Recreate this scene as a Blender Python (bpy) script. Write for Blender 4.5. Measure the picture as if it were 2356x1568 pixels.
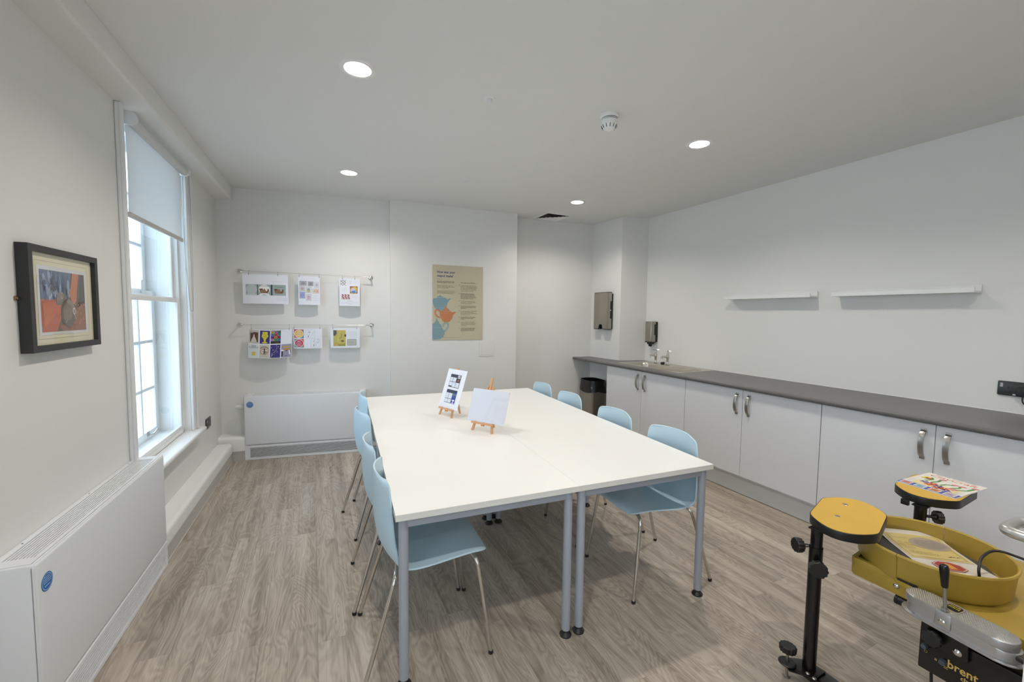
import bpy, bmesh, math, random
from math import sin, cos, pi, radians, atan2, hypot
from mathutils import Vector, Matrix
from mathutils.geometry import delaunay_2d_cdt, tessellate_polygon

random.seed(7)
C = bpy.context.scene.collection
for o in list(bpy.data.objects):
    bpy.data.objects.remove(o)

# ------------------------------------------------------------------ camera
cam_data = bpy.data.cameras.new('camera')
cam = bpy.data.objects.new('camera', cam_data)
C.objects.link(cam)
cam_data.sensor_width = 36.0
cam_data.lens = 962.125 / 2356 * 36.0
cam_data.clip_start = 0.02
CAM_R = ((0.904297, 0.015747, -0.426614), (-0.426723, 0.062458, -0.902223), (0.012438, 0.997923, 0.063200))
cam.matrix_world = Matrix.Translation((0, 0, 1.48)) @ Matrix(CAM_R).to_4x4()
bpy.context.scene.camera = cam

# ------------------------------------------------------------------ daylight, exposure
SKY_STRENGTH = 5.4
LAMP_STRENGTH = 1120.0
world = bpy.data.worlds.new('overcast_sky')
bpy.context.scene.world = world
world.use_nodes = True
wn = world.node_tree.nodes
wn['Background'].inputs[0].default_value = (0.68, 0.84, 1.0, 1)
wn['Background'].inputs[1].default_value = SKY_STRENGTH
vs = bpy.context.scene.view_settings
vs.view_transform = 'Standard'
vs.look = 'None'
vs.exposure = 0.0
vs.gamma = 1.0
vs.use_curve_mapping = False

# ------------------------------------------------------------------ materials
def lin(c):
    return c / 12.92 if c <= 0.04045 else ((c + 0.055) / 1.055) ** 2.4
def S(r, g, b):
    return (lin(r / 255), lin(g / 255), lin(b / 255))

MATS = {}
def mat(name, rgb, rough=0.5, metal=0.0, var=0.03, scale=6.0, bump=0.0, bscale=200.0, coat=0.0, spec=0.5, stretch=None, emit=None):
    if name in MATS:
        return MATS[name]
    m = bpy.data.materials.new(name)
    m.use_nodes = True
    nt = m.node_tree
    b = nt.nodes['Principled BSDF']
    b.inputs['Roughness'].default_value = rough
    b.inputs['Metallic'].default_value = metal
    b.inputs['Specular IOR Level'].default_value = spec
    if coat:
        b.inputs['Coat Weight'].default_value = coat
        b.inputs['Coat Roughness'].default_value = 0.08
    tc = nt.nodes.new('ShaderNodeTexCoord')
    src = tc.outputs['Object']
    if stretch:
        mp = nt.nodes.new('ShaderNodeMapping')
        mp.inputs['Scale'].default_value = stretch
        nt.links.new(src, mp.inputs['Vector'])
        src = mp.outputs['Vector']
    if var > 0:
        n = nt.nodes.new('ShaderNodeTexNoise')
        n.inputs['Scale'].default_value = scale
        n.inputs['Detail'].default_value = 4
        nt.links.new(src, n.inputs['Vector'])
        mx = nt.nodes.new('ShaderNodeMix')
        mx.data_type = 'RGBA'
        mx.inputs[6].default_value = (*[max(0, c * (1 - var)) for c in rgb], 1)
        mx.inputs[7].default_value = (*[min(1, c * (1 + var)) for c in rgb], 1)
        nt.links.new(n.outputs['Fac'], mx.inputs[0])
        nt.links.new(mx.outputs[2], b.inputs['Base Color'])
    else:
        b.inputs['Base Color'].default_value = (*rgb, 1)
    if bump > 0:
        n2 = nt.nodes.new('ShaderNodeTexNoise')
        n2.inputs['Scale'].default_value = bscale
        n2.inputs['Detail'].default_value = 3
        nt.links.new(src, n2.inputs['Vector'])
        bp = nt.nodes.new('ShaderNodeBump')
        bp.inputs['Strength'].default_value = bump
        bp.inputs['Distance'].default_value = 0.002
        nt.links.new(n2.outputs['Fac'], bp.inputs['Height'])
        nt.links.new(bp.outputs['Normal'], b.inputs['Normal'])
    if emit:
        b.inputs['Emission Color'].default_value = (*emit[0], 1)
        b.inputs['Emission Strength'].default_value = emit[1]
    MATS[name] = m
    return m

def glass_mat(name, tint, refl=0.08, rough=0.0):
    m = bpy.data.materials.new(name)
    m.use_nodes = True
    nt = m.node_tree
    nt.nodes.clear()
    out = nt.nodes.new('ShaderNodeOutputMaterial')
    tr = nt.nodes.new('ShaderNodeBsdfTransparent')
    tr.inputs[0].default_value = (*tint, 1)
    gl = nt.nodes.new('ShaderNodeBsdfGlossy')
    gl.inputs['Roughness'].default_value = rough
    lw = nt.nodes.new('ShaderNodeLayerWeight')
    lw.inputs['Blend'].default_value = 0.5
    pw_ = nt.nodes.new('ShaderNodeMath'); pw_.operation = 'POWER'; pw_.inputs[1].default_value = 5.0
    mx = nt.nodes.new('ShaderNodeMixShader')
    ml = nt.nodes.new('ShaderNodeMath')
    ml.operation = 'MULTIPLY_ADD'
    ml.inputs[1].default_value = 0.75
    ml.inputs[2].default_value = refl
    nt.links.new(lw.outputs['Facing'], pw_.inputs[0])
    nt.links.new(pw_.outputs[0], ml.inputs[0])
    nt.links.new(ml.outputs[0], mx.inputs[0])
    nt.links.new(tr.outputs[0], mx.inputs[1])
    nt.links.new(gl.outputs[0], mx.inputs[2])
    nt.links.new(mx.outputs[0], out.inputs[0])
    MATS[name] = m
    return m

def floor_mat():
    m = bpy.data.materials.new('grey_oak_vinyl')
    m.use_nodes = True
    nt = m.node_tree
    L = nt.links.new
    b = nt.nodes['Principled BSDF']
    N = lambda t: nt.nodes.new(t)
    geo = N('ShaderNodeNewGeometry')
    oi = N('ShaderNodeObjectInfo')
    # per-plank offset
    cmb = N('ShaderNodeCombineXYZ')
    mul = N('ShaderNodeMath'); mul.operation = 'MULTIPLY'; mul.inputs[1].default_value = 60.0
    L(oi.outputs['Random'], mul.inputs[0])
    L(mul.outputs[0], cmb.inputs[1]); L(mul.outputs[0], cmb.inputs[2])
    add = N('ShaderNodeVectorMath'); add.operation = 'ADD'
    L(geo.outputs['Position'], add.inputs[0]); L(cmb.outputs[0], add.inputs[1])
    mp = N('ShaderNodeMapping'); mp.inputs['Scale'].default_value = (5.5, 1.3, 1)
    L(add.outputs[0], mp.inputs['Vector'])
    n1 = N('ShaderNodeTexNoise'); n1.inputs['Scale'].default_value = 1.0; n1.inputs['Detail'].default_value = 3.0; n1.inputs['Distortion'].default_value = 0.5; n1.inputs['Roughness'].default_value = 0.45
    L(mp.outputs[0], n1.inputs['Vector'])
    ring = N('ShaderNodeMath'); ring.operation = 'MULTIPLY'; ring.inputs[1].default_value = 150.0
    L(n1.outputs['Fac'], ring.inputs[0])
    sn = N('ShaderNodeMath'); sn.operation = 'SINE'
    L(ring.outputs[0], sn.inputs[0])
    sr = N('ShaderNodeMapRange'); sr.inputs[1].default_value = -1; sr.inputs[2].default_value = 1; sr.inputs[3].default_value = 0; sr.inputs[4].default_value = 1
    L(sn.outputs[0], sr.inputs[0])
    mp2 = N('ShaderNodeMapping'); mp2.inputs['Scale'].default_value = (130, 4.5, 1)
    L(add.outputs[0], mp2.inputs['Vector'])
    n2 = N('ShaderNodeTexNoise'); n2.inputs['Scale'].default_value = 1.0; n2.inputs['Detail'].default_value = 4.0
    L(mp2.outputs[0], n2.inputs['Vector'])
    mp3 = N('ShaderNodeMapping'); mp3.inputs['Scale'].default_value = (16, 1.1, 1)
    L(add.outputs[0], mp3.inputs['Vector'])
    n3 = N('ShaderNodeTexNoise'); n3.inputs['Scale'].default_value = 1.0; n3.inputs['Detail'].default_value = 5.0
    L(mp3.outputs[0], n3.inputs['Vector'])
    # combine : 0.22 ring + 0.33 fibre + 0.45 band
    a1 = N('ShaderNodeMath'); a1.operation = 'MULTIPLY'; a1.inputs[1].default_value = 0.10; L(sr.outputs[0], a1.inputs[0])
    a2 = N('ShaderNodeMath'); a2.operation = 'MULTIPLY_ADD'; a2.inputs[1].default_value = 0.34; L(n2.outputs['Fac'], a2.inputs[0]); L(a1.outputs[0], a2.inputs[2])
    a3 = N('ShaderNodeMath'); a3.operation = 'MULTIPLY_ADD'; a3.inputs[1].default_value = 0.58; L(n3.outputs['Fac'], a3.inputs[0]); L(a2.outputs[0], a3.inputs[2])
    cr = N('ShaderNodeValToRGB')
    e = cr.color_ramp.elements
    e[0].position = 0.36; e[0].color = (*S(136, 124, 110), 1)
    e[1].position = 0.69; e[1].color = (*S(192, 182, 168), 1)
    k = cr.color_ramp.elements.new(0.52); k.color = (*S(168, 156, 142), 1)
    L(a3.outputs[0], cr.inputs[0])
    # plank tone
    hs = N('ShaderNodeHueSaturation')
    mr = N('ShaderNodeMapRange'); mr.inputs[3].default_value = 0.90; mr.inputs[4].default_value = 1.08
    L(oi.outputs['Random'], mr.inputs[0]); L(mr.outputs[0], hs.inputs['Value'])
    L(cr.outputs[0], hs.inputs['Color'])
    L(hs.outputs[0], b.inputs['Base Color'])
    b.inputs['Roughness'].default_value = 0.42
    bp = N('ShaderNodeBump'); bp.inputs['Strength'].default_value = 0.12; bp.inputs['Distance'].default_value = 0.001
    L(a3.outputs[0], bp.inputs['Height']); L(bp.outputs[0], b.inputs['Normal'])
    return m

WALL = mat('white_emulsion', S(228, 227, 223), 0.75, var=0.012, scale=1.5, bump=0.06, bscale=350)
CEIL = mat('ceiling_emulsion', S(226, 226, 223), 0.8, var=0.01, scale=1.2)
GLOSS = mat('white_gloss_paint', S(234, 234, 232), 0.3, var=0.01)
RADW = mat('white_powder_coat', S(226, 228, 230), 0.38, var=0.01)
GREYV = mat('grey_vinyl_skirting', S(188, 184, 178), 0.5, var=0.03)
CAULK = mat('white_sealant', S(240, 240, 238), 0.5, var=0.0)
DARK = mat('dark_void', S(40, 40, 40), 0.8, var=0.0)
FLOOR = floor_mat()
SUB = mat('plank_joint', S(96, 88, 78), 0.8, var=0.02)
TABLE = mat('white_laminate', S(240, 239, 235), 0.32, var=0.008, scale=3)
EDGE = mat('white_table_edging', S(222, 220, 212), 0.45, var=0.01)
GREYM = mat('silver_grey_paint', S(166, 171, 180), 0.42, metal=0.15, var=0.01)
BLACKP = mat('black_plastic', S(26, 26, 27), 0.4, var=0.02)
BLACKM = mat('black_enamel', S(16, 16, 17), 0.25, var=0.02)
BLUE = mat('pale_blue_polypropylene', S(192, 218, 232), 0.42, var=0.01)
CHROME = mat('chrome', S(212, 209, 204), 0.14, metal=1.0, var=0.0)
STEEL = mat('brushed_steel', S(170, 164, 154), 0.33, metal=1.0, var=0.05, scale=40, stretch=(1, 1, 30))
SINKS = mat('satin_sink_steel', S(205, 200, 190), 0.28, metal=1.0, var=0.03, scale=30)
SATIN = mat('satin_nickel', S(172, 170, 166), 0.32, metal=1.0, var=0.0)
ALU = mat('cast_aluminium', S(188, 188, 188), 0.42, metal=0.85, var=0.05, scale=30, bump=0.1, bscale=300)
BRUSHA = mat('satin_aluminium', S(205, 204, 202), 0.34, metal=1.0, var=0.0)
CAB = mat('white_cabinet_melamine', S(222, 223, 225), 0.4, var=0.008)
KICK = mat('plinth_melamine', S(206, 205, 203), 0.45, var=0.01)
COUNTER = mat('slate_grey_laminate', S(104, 102, 101), 0.38, var=0.10, scale=220)
BEECH = mat('beech_wood', S(214, 160, 112), 0.45, var=0.12, scale=8, stretch=(30, 30, 4))
MUST = mat('mustard_plastic', S(178, 149, 62), 0.4, var=0.03, scale=5)
PADY = mat('yellow_laminate', S(214, 172, 64), 0.4, var=0.03, scale=9)
BATM = mat('dark_grey_bat', S(62, 61, 62), 0.5, var=0.12, scale=20)
CARD = mat('white_card', S(236, 238, 246), 0.35, var=0.004)
PAPER = mat('white_paper', S(232, 234, 242), 0.75, var=0.006, scale=4)
BLIND = mat('blind_fabric', S(212, 211, 209), 0.85, var=0.02, scale=120)
BINBAG = mat('black_bin_liner', S(20, 20, 21), 0.28, var=0.05, scale=14)
GLASS = glass_mat('window_glass', (0.93, 0.97, 1.0), 0.045)
PICGLASS = glass_mat('picture_glass', (1, 1, 1), 0.045)
SLEEVE = glass_mat('clear_plastic_sleeve', (0.95, 0.95, 0.94), 0.06, 0.12)
LAMP = mat('lit_lamp', (1, 1, 1), 0.5, var=0.0, emit=((1.0, 0.94, 0.87), LAMP_STRENGTH))
REFL = mat('lamp_reflector', S(245, 245, 245), 0.35, metal=0.0, var=0.0)
BRICK = mat('london_brick', S(150, 112, 98), 0.85, var=0.2, scale=3)
MORTAR = mat('lime_mortar', S(200, 192, 182), 0.9, var=0.05)
PAVE = mat('pale_paving', S(190, 190, 190), 0.9, var=0.05)

# flat print inks
def ink(r, g, b, name=None):
    n = name or 'ink_%02x%02x%02x' % (r, g, b)
    return mat(n, S(r, g, b), 0.65, var=0.0)

# ------------------------------------------------------------------ mesh builder
def frame_from(d):
    d = d.normalized()
    up = Vector((0, 0, 1)) if abs(d.z) < 0.95 else Vector((1, 0, 0))
    x = up.cross(d).normalized()
    return x, d.cross(x)

class MB:
    def __init__(self):
        self.v = []; self.f = []; self.m = []; self.mi = 0; self.T = None
    def V(self, p):
        p = Vector(p)
        if self.T is not None:
            p = self.T @ p
        self.v.append(p); return len(self.v) - 1
    def F(self, idx):
        self.f.append(tuple(idx)); self.m.append(self.mi)
    def bm(self, bm):
        base = len(self.v)
        bm.verts.index_update()
        for v in bm.verts:
            self.V(v.co)
        for f in bm.faces:
            self.F([base + v.index for v in f.verts])
        bm.free(); return self
    def box(self, x0, x1, y0, y1, z0, z1, bev=0.0, seg=2):
        b = bmesh.new()
        bmesh.ops.create_cube(b, size=1.0)
        for v in b.verts:
            v.co = Vector(((x0 + x1) / 2 + v.co.x * (x1 - x0), (y0 + y1) / 2 + v.co.y * (y1 - y0), (z0 + z1) / 2 + v.co.z * (z1 - z0)))
        if bev > 0:
            bmesh.ops.bevel(b, geom=list(b.edges), offset=bev, segments=seg, profile=0.5, affect='EDGES')
        return self.bm(b)
    def prism(self, poly, z0, z1, bev=0.0, seg=2):
        b = bmesh.new()
        a = sum(poly[i][0] * poly[(i + 1) % len(poly)][1] - poly[(i + 1) % len(poly)][0] * poly[i][1] for i in range(len(poly)))
        if a < 0:
            poly = poly[::-1]
        lo = [b.verts.new((p[0], p[1], z0)) for p in poly]
        hi = [b.verts.new((p[0], p[1], z1)) for p in poly]
        n = len(poly)
        b.faces.new(lo[::-1]); top = b.faces.new(hi)
        for i in range(n):
            b.faces.new((lo[i], lo[(i + 1) % n], hi[(i + 1) % n], hi[i]))
        if bev > 0:
            ed = [e for e in b.edges if (e.verts[0].co.z == e.verts[1].co.z)]
            bmesh.ops.bevel(b, geom=ed, offset=bev, segments=seg, profile=0.5, affect='EDGES')
        bmesh.ops.triangulate(b, faces=[f for f in b.faces if len(f.verts) > 4])
        return self.bm(b)
    def tube(self, pts, r, seg=12, caps=True):
        pts = [Vector(p) for p in pts]
        n = len(pts)
        rs = r if isinstance(r, (list, tuple)) else [r] * n
        rings = []
        d0 = (pts[1] - pts[0])
        x, y = frame_from(d0)
        prev = d0.normalized()
        for i, p in enumerate(pts):
            if i == 0: d = pts[1] - pts[0]
            elif i == n - 1: d = pts[-1] - pts[-2]
            else: d = (pts[i] - pts[i - 1]).normalized() + (pts[i + 1] - pts[i]).normalized()
            d = d.normalized()
            q = prev.rotation_difference(d)
            x = q @ x; y = q @ y; prev = d
            rings.append([self.V(p + rs[i] * (cos(2 * pi * k / seg) * x + sin(2 * pi * k / seg) * y)) for k in range(seg)])
        for i in range(n - 1):
            for k in range(seg):
                self.F((rings[i][k], rings[i][(k + 1) % seg], rings[i + 1][(k + 1) % seg], rings[i + 1][k]))
        if caps:
            self.F(rings[0][::-1]); self.F(rings[-1])
        return self
    def lathe(self, prof, seg=24, a0=0.0, a1=2 * pi, center=(0, 0, 0)):
        full = abs(a1 - a0 - 2 * pi) < 1e-6
        cols = seg if full else seg + 1
        g = []
        for r, z in prof:
            if r < 1e-6:
                i = self.V((center[0], center[1], center[2] + z)); g.append([i] * cols)
            else:
                g.append([self.V((center[0] + r * cos(a0 + (a1 - a0) * k / seg), center[1] + r * sin(a0 + (a1 - a0) * k / seg), center[2] + z)) for k in range(cols)])
        for i in range(len(prof) - 1):
            for k in range(seg):
                k2 = (k + 1) % cols
                q = [g[i][k], g[i][k2], g[i + 1][k2], g[i + 1][k]]
                u = []
                for t in q:
                    if t not in u: u.append(t)
                if len(u) >= 3: self.F(u)
        return self
    def cyl(self, p0, p1, r, seg=16):
        return self.tube([p0, p1], r, seg)
    def grid(self, fn, nu, nv):
        g = [[self.V(fn(i / nu, j / nv)) for j in range(nv + 1)] for i in range(nu + 1)]
        for i in range(nu):
            for j in range(nv):
                self.F((g[i][j], g[i + 1][j], g[i + 1][j + 1], g[i][j + 1]))
        return self
    def quad(self, a, b, c, d):
        self.F([self.V(a), self.V(b), self.V(c), self.V(d)]); return self
    def build(self, name, mats, parent=None, angle=35, fix=True):
        me = bpy.data.meshes.new(name)
        me.from_pydata([tuple(v) for v in self.v], [], self.f)
        if not isinstance(mats, (list, tuple)): mats = [mats]
        for m in mats: me.materials.append(m)
        me.polygons.foreach_set('material_index', [min(i, len(mats) - 1) for i in self.m])
        if fix:
            b = bmesh.new(); b.from_mesh(me)
            bmesh.ops.recalc_face_normals(b, faces=b.faces)
            b.to_mesh(me); b.free()
        if angle:
            me.polygons.foreach_set('use_smooth', [True] * len(me.polygons))
            me.set_sharp_from_angle(angle=radians(angle))
        me.update()
        o = bpy.data.objects.new(name, me)
        C.objects.link(o)
        if parent is not None: o.parent = parent
        return o

def tag(o, label=None, cat=None, group=None, kind=None):
    if label: o['label'] = label
    if cat: o['category'] = cat
    if group: o['group'] = group
    if kind: o['kind'] = kind
    return o
def thing(name, label, cat, loc=(0, 0, 0), rz=0.0, group=None):
    o = bpy.data.objects.new(name, None); C.objects.link(o)
    o.empty_display_size = 0.05
    o.location = loc; o.rotation_euler = (0, 0, rz)
    return tag(o, label, cat, group)
def struct(o, label=None):
    o['kind'] = 'structure'
    if label: o['label'] = label
    return o
def dup(root, loc=None, rz=None, label=None, group=None):
    def cp(o, par):
        c = o.copy(); C.objects.link(c)
        if par is not None: c.parent = par
        for ch in list(o.children): cp(ch, c)
        return c
    r = cp(root, None)
    if loc is not None: r.location = loc
    if rz is not None: r.rotation_euler = (0, 0, rz)
    if label: r['label'] = label
    if group: r['group'] = group
    return r

def bez(p0, p1, p2, n=6):
    p0, p1, p2 = Vector(p0), Vector(p1), Vector(p2)
    return [(1 - t) ** 2 * p0 + 2 * t * (1 - t) * p1 + t * t * p2 for t in [i / n for i in range(n + 1)]]
def fillet(pts, r, n=5):
    pts = [Vector(p) for p in pts]
    out = [pts[0]]
    for i in range(1, len(pts) - 1):
        a = (pts[i - 1] - pts[i]); b = (pts[i + 1] - pts[i])
        k = min(r, a.length * .49, b.length * .49)
        out += bez(pts[i] + a.normalized() * k, pts[i], pts[i] + b.normalized() * k, n)
    out.append(pts[-1])
    return out
def rrect(w, h, r, n=5):
    out = []
    for cx, cy, a in ((w / 2 - r, h / 2 - r, 0), (-w / 2 + r, h / 2 - r, pi / 2), (-w / 2 + r, -h / 2 + r, pi), (w / 2 - r, -h / 2 + r, 1.5 * pi)):
        for k in range(n + 1):
            t = a + pi / 2 * k / n
            out.append((cx + r * cos(t), cy + r * sin(t)))
    return out

# text outlines as triangles (x right, y up), default font
_tc = {}
def text_tris(body, size, align='LEFT', bold=0.0, spacing=1.0, shear=0.0):
    key = (body, align, bold, spacing, shear)
    if key not in _tc:
        cu = bpy.data.curves.new('t', 'FONT')
        cu.body = body; cu.size = 1.0; cu.align_x = align; cu.offset = bold
        cu.space_character = spacing; cu.shear = shear
        cu.resolution_u = 2
        ob = bpy.data.objects.new('t', cu); C.objects.link(ob)
        dg = bpy.context.evaluated_depsgraph_get()
        me = bpy.data.meshes.new_from_object(ob.evaluated_get(dg))
        me.calc_loop_triangles()
        _tc[key] = ([tuple(v.co[:2]) for v in me.vertices], [tuple(t.vertices) for t in me.loop_triangles])
        bpy.data.objects.remove(ob); bpy.data.curves.remove(cu); bpy.data.meshes.remove(me)
    vs_, ts = _tc[key]
    return [(x * size, y * size) for x, y in vs_], ts

class Print:
    """flat print on a (possibly bowed) sheet: fn(u, v, lift) -> local point, u right, v up in metres"""
    def __init__(self, fn):
        self.fn = fn; self.mb = MB(); self.mats = []; self.lift = 0.0009
    def mi(self, m):
        if m not in self.mats: self.mats.append(m)
        self.mb.mi = self.mats.index(m)
    def p(self, u, v):
        return self.mb.V(self.fn(u, v, self.lift))
    def up(self, k=1):
        self.lift = 0.0009 + 0.0004 * k; return self
    def rect(self, u0, v0, u1, v1, m, step=0.03):
        self.mi(m)
        nu = max(1, int(abs(u1 - u0) / step)); nv = max(1, int(abs(v1 - v0) / step))
        g = [[self.p(u0 + (u1 - u0) * i / nu, v0 + (v1 - v0) * j / nv) for j in range(nv + 1)] for i in range(nu + 1)]
        for i in range(nu):
            for j in range(nv):
                self.mb.F((g[i][j], g[i + 1][j], g[i + 1][j + 1], g[i][j + 1]))
    def frame(self, u0, v0, u1, v1, t, m):
        self.rect(u0, v0, u1, v0 + t, m); self.rect(u0, v1 - t, u1, v1, m)
        self.rect(u0, v0 + t, u0 + t, v1 - t, m); self.rect(u1 - t, v0 + t, u1, v1 - t, m)
    def ell(self, cx, cy, rx, ry, m, n=20, a0=0, a1=2 * pi, rot=0.0):
        self.mi(m)
        c = self.p(cx, cy)
        pts = []
        for k in range(n + 1):
            t = a0 + (a1 - a0) * k / n
            x, y = rx * cos(t), ry * sin(t)
            pts.append(self.p(cx + x * cos(rot) - y * sin(rot), cy + x * sin(rot) + y * cos(rot)))
        for k in range(n):
            self.mb.F((c, pts[k], pts[k + 1]))
    def ring(self, cx, cy, rx, ry, t, m, n=24, a0=0, a1=2 * pi):
        self.mi(m)
        A = []; B = []
        for k in range(n + 1):
            w = a0 + (a1 - a0) * k / n
            A.append(self.p(cx + rx * cos(w), cy + ry * sin(w))); B.append(self.p(cx + (rx - t) * cos(w), cy + (ry - t) * sin(w)))
        for k in range(n):
            self.mb.F((A[k], A[k + 1], B[k + 1], B[k]))
    def poly(self, pts, m):
        self.mi(m)
        ids = [self.p(*q) for q in pts]
        for t in tessellate_polygon([[Vector((q[0], q[1], 0)) for q in pts]]):
            self.mb.F([ids[i] for i in t])
    def line(self, pts, w, m):
        self.mi(m)
        A = []; B = []
        n = len(pts)
        for i, q in enumerate(pts):
            a = pts[max(0, i - 1)]; b = pts[min(n - 1, i + 1)]
            dx, dy = b[0] - a[0], b[1] - a[1]; l = hypot(dx, dy) or 1
            A.append(self.p(q[0] - dy / l * w / 2, q[1] + dx / l * w / 2)); B.append(self.p(q[0] + dy / l * w / 2, q[1] - dx / l * w / 2))
        for i in range(n - 1):
            self.mb.F((A[i], A[i + 1], B[i + 1], B[i]))
    def text(self, body, u, v, size, m, align='LEFT', bold=0.0, spacing=1.0, rot=0.0, sx=1.0, shear=0.0):
        self.mi(m)
        vs_, ts = text_tris(body, size, align, bold, spacing, shear)
        c, s = cos(rot), sin(rot)
        ids = [self.p(u + (x * c * sx - y * s), v + (x * s * sx + y * c)) for x, y in vs_]
        for t in ts: self.mb.F([ids[i] for i in t])
    def scrib(self, u0, v0, u1, v1, m, rows=3, rnd=None):
        """illegible handwriting: short wavy strokes"""
        rnd = rnd or random
        h = (v1 - v0) / rows
        for r in range(rows):
            y = v1 - (r + .5) * h; x = u0 + rnd.random() * .1 * (u1 - u0)
            end = u1 - rnd.random() * .25 * (u1 - u0)
            while x < end:
                L_ = min(end - x, (.5 + rnd.random()) * h * 1.2)
                n = 6
                self.line([(x + L_ * k / n, y + (rnd.random() - .5) * h * .45) for k in range(n + 1)], h * .12, m)
                x += L_ + h * .3
    def build(self, name, parent):
        return self.mb.build(name, self.mats, parent, angle=None, fix=False)

# ================================================================== ROOM SHELL
H = 2.69
def WF(ox, oy, tx, ty):
    a = atan2(ty - oy, tx - ox)
    return Matrix.Translation((ox, oy, 0)) @ Matrix.Rotation(a, 4, 'Z'), a
# wall frames: local x runs left to right along the wall seen from the room, local y goes into the wall
LWm, LWa = WF(-0.925, 3.0, -0.925 + 0.0309, 3.9995)
BWm, BWa = WF(-0.73, 4.985, 0.755, 4.765)
CHm, CHa = WF(0.752, 4.70, 2.24, 4.625)
CBm, CBa = WF(3.40, 4.685, 3.44, 4.14)
RWm, RWa = WF(3.775, 4.045, 3.825, -1.0)
def on(Mx, x, y=0.0, z=0.0):
    return Mx @ Vector((x, y, z))
def wthing(name, label, cat, Mx, a, x, z, y=0.0, group=None):
    return thing(name, label, cat, on(Mx, x, y, z), a, group)

# downlights and other ceiling positions
LIGHTS = [(0.215, 2.292), (0.291, 3.972), (2.465, 2.175), (2.57, 3.842), (0.14, 0.60), (2.37, 0.50), (0.07, -1.08), (2.28, -1.17)]  # last pair is unseen, added to brighten the near end of the room

def holed(mb, outer, holes, z, flip=False):
    vs_ = [Vector((p[0], p[1])) for p in outer]; ed = [(i, (i + 1) % len(outer)) for i in range(len(outer))]
    for h in holes:
        b = len(vs_); vs_ += [Vector((p[0], p[1])) for p in h]
        ed += [(b + i, b + (i + 1) % len(h)) for i in range(len(h))]
    v2, e2, f2, *_ = delaunay_2d_cdt(vs_, ed, [], 1, 1e-6)
    def inside(p, poly):
        c = False
        for i in range(len(poly)):
            x1, y1 = poly[i][:2]; x2, y2 = poly[i - 1][:2]
            if (y1 > p[1]) != (y2 > p[1]) and p[0] < (x2 - x1) * (p[1] - y1) / (y2 - y1) + x1: c = not c
        return c
    ids = [mb.V((v.x, v.y, z)) for v in v2]
    for f in f2:
        cx = sum(v2[i].x for i in f) / len(f); cy = sum(v2[i].y for i in f) / len(f)
        if inside((cx, cy), outer) and not any(inside((cx, cy), h) for h in holes):
            mb.F([ids[i] for i in (f if not flip else f[::-1])])
def ring_wall(mb, poly, z0, z1):
    a = [mb.V((p[0], p[1], z0)) for p in poly]; b = [mb.V((p[0], p[1], z1)) for p in poly]
    for i in range(len(poly)):
        j = (i + 1) % len(poly); mb.F((a[i], a[j], b[j], b[i]))
def circ(cx, cy, r, n=28):
    return [(cx + r * cos(2 * pi * k / n), cy + r * sin(2 * pi * k / n)) for k in range(n)]

# floor slab with vinyl planks laid on it
fl = MB(); fl.prism([(-1.45, -2.72), (4.0, -2.72), (4.0, 5.15), (-1.2, 5.15)], -0.06, -0.003)
floor = struct(fl.build('floor', SUB))
def ywall(x):
    if x < 0.755: return 4.985 - 0.148 * (x + 0.73)
    if x < 2.245: return 4.70 - 0.0504 * (x - 0.752)
    if x < 3.40: return 4.808 - 0.108 * (x - 2.262)
    return 4.12 - 0.28 * (x - 3.44)
PW, PL = 0.1158, 0.92
pmesh = {}
x = -1.05; row = 0
while x < 3.78:
    x1 = min(x + PW, 3.785)
    ymax = min(ywall(x), ywall(x1)) - 0.004
    if x < -0.865: ymax = min(ymax, 3.0 + (x + 0.925) / 0.0309 - 0.05)
    y = -1.4 - PL * ((row * 0.37 + 0.11 * (row % 3)) % 1.0)
    while y < ymax - 0.02:
        ya, yb = max(y, -1.4), min(y + PL, ymax)
        y += PL
        if yb - ya < 0.02: continue
        ln_, w_ = round(yb - ya, 4), round(x1 - x, 4)
        if (ln_, w_) not in pmesh:
            b = MB(); g = 0.0003
            b.box(g, w_ - g, g, ln_ - g, -0.003, 0.0)
            o = b.build('floor_plank', FLOOR, floor, angle=None)
            pmesh[(ln_, w_)] = o
        else:
            o = pmesh[(ln_, w_)].copy(); C.objects.link(o)
        o.location = (x, ya, 0)
    x += PW; row += 1

# ceiling with the downlight apertures cut out
ce = MB()
co = [(-1.45, -2.72), (4.0, -2.72), (4.0, 5.15), (-1.2, 5.15)]
holed(ce, co, [circ(lx, ly, 0.066) for lx, ly in LIGHTS], H, True)
for lx, ly in LIGHTS: ring_wall(ce, circ(lx, ly, 0.066), H, H + 0.02)
ring_wall(ce, co, H, H + 0.2)
ce.F([ce.V((p[0], p[1], H + 0.2)) for p in co])
struct(ce.build('ceiling', CEIL, angle=None))

# left wall with the window opening
OX0, OX1, OZ0, OZ1 = -0.012, 1.03, 0.50, 2.60
lw = MB(); lw.T = LWm
lw.box(-5.55, -3.602, 0, 0.32, 0, H); lw.box(-2.56, OX0, 0, 0.32, 0, H); lw.box(-3.602, -2.56, 0, 0.32, 0, OZ0); lw.box(-3.602, -2.56, 0, 0.32, OZ1, H); lw.box(OX1, 2.2, 0, 0.32, 0, H)
lw.box(OX0, OX1, 0, 0.32, 0, OZ0); lw.box(OX0, OX1, 0, 0.32, OZ1, H)
struct(lw.build('wall_left', WALL, angle=None))
bw = MB(); bw.prism([(-0.875, 5.0065), (0.757, 4.7647), (0.757, 5.1), (-0.87, 5.15)], 0, H)
struct(bw.build('wall_back', WALL, angle=None))
ch = MB(); ch.prism([(0.752, 4.70), (2.24, 4.625), (2.262, 4.82), (2.262, 5.1), (0.757, 5.1), (0.757, 4.76)], 0, H, 0.0)
struct(ch.build('wall_chimney_breast', WALL, angle=None))
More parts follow.
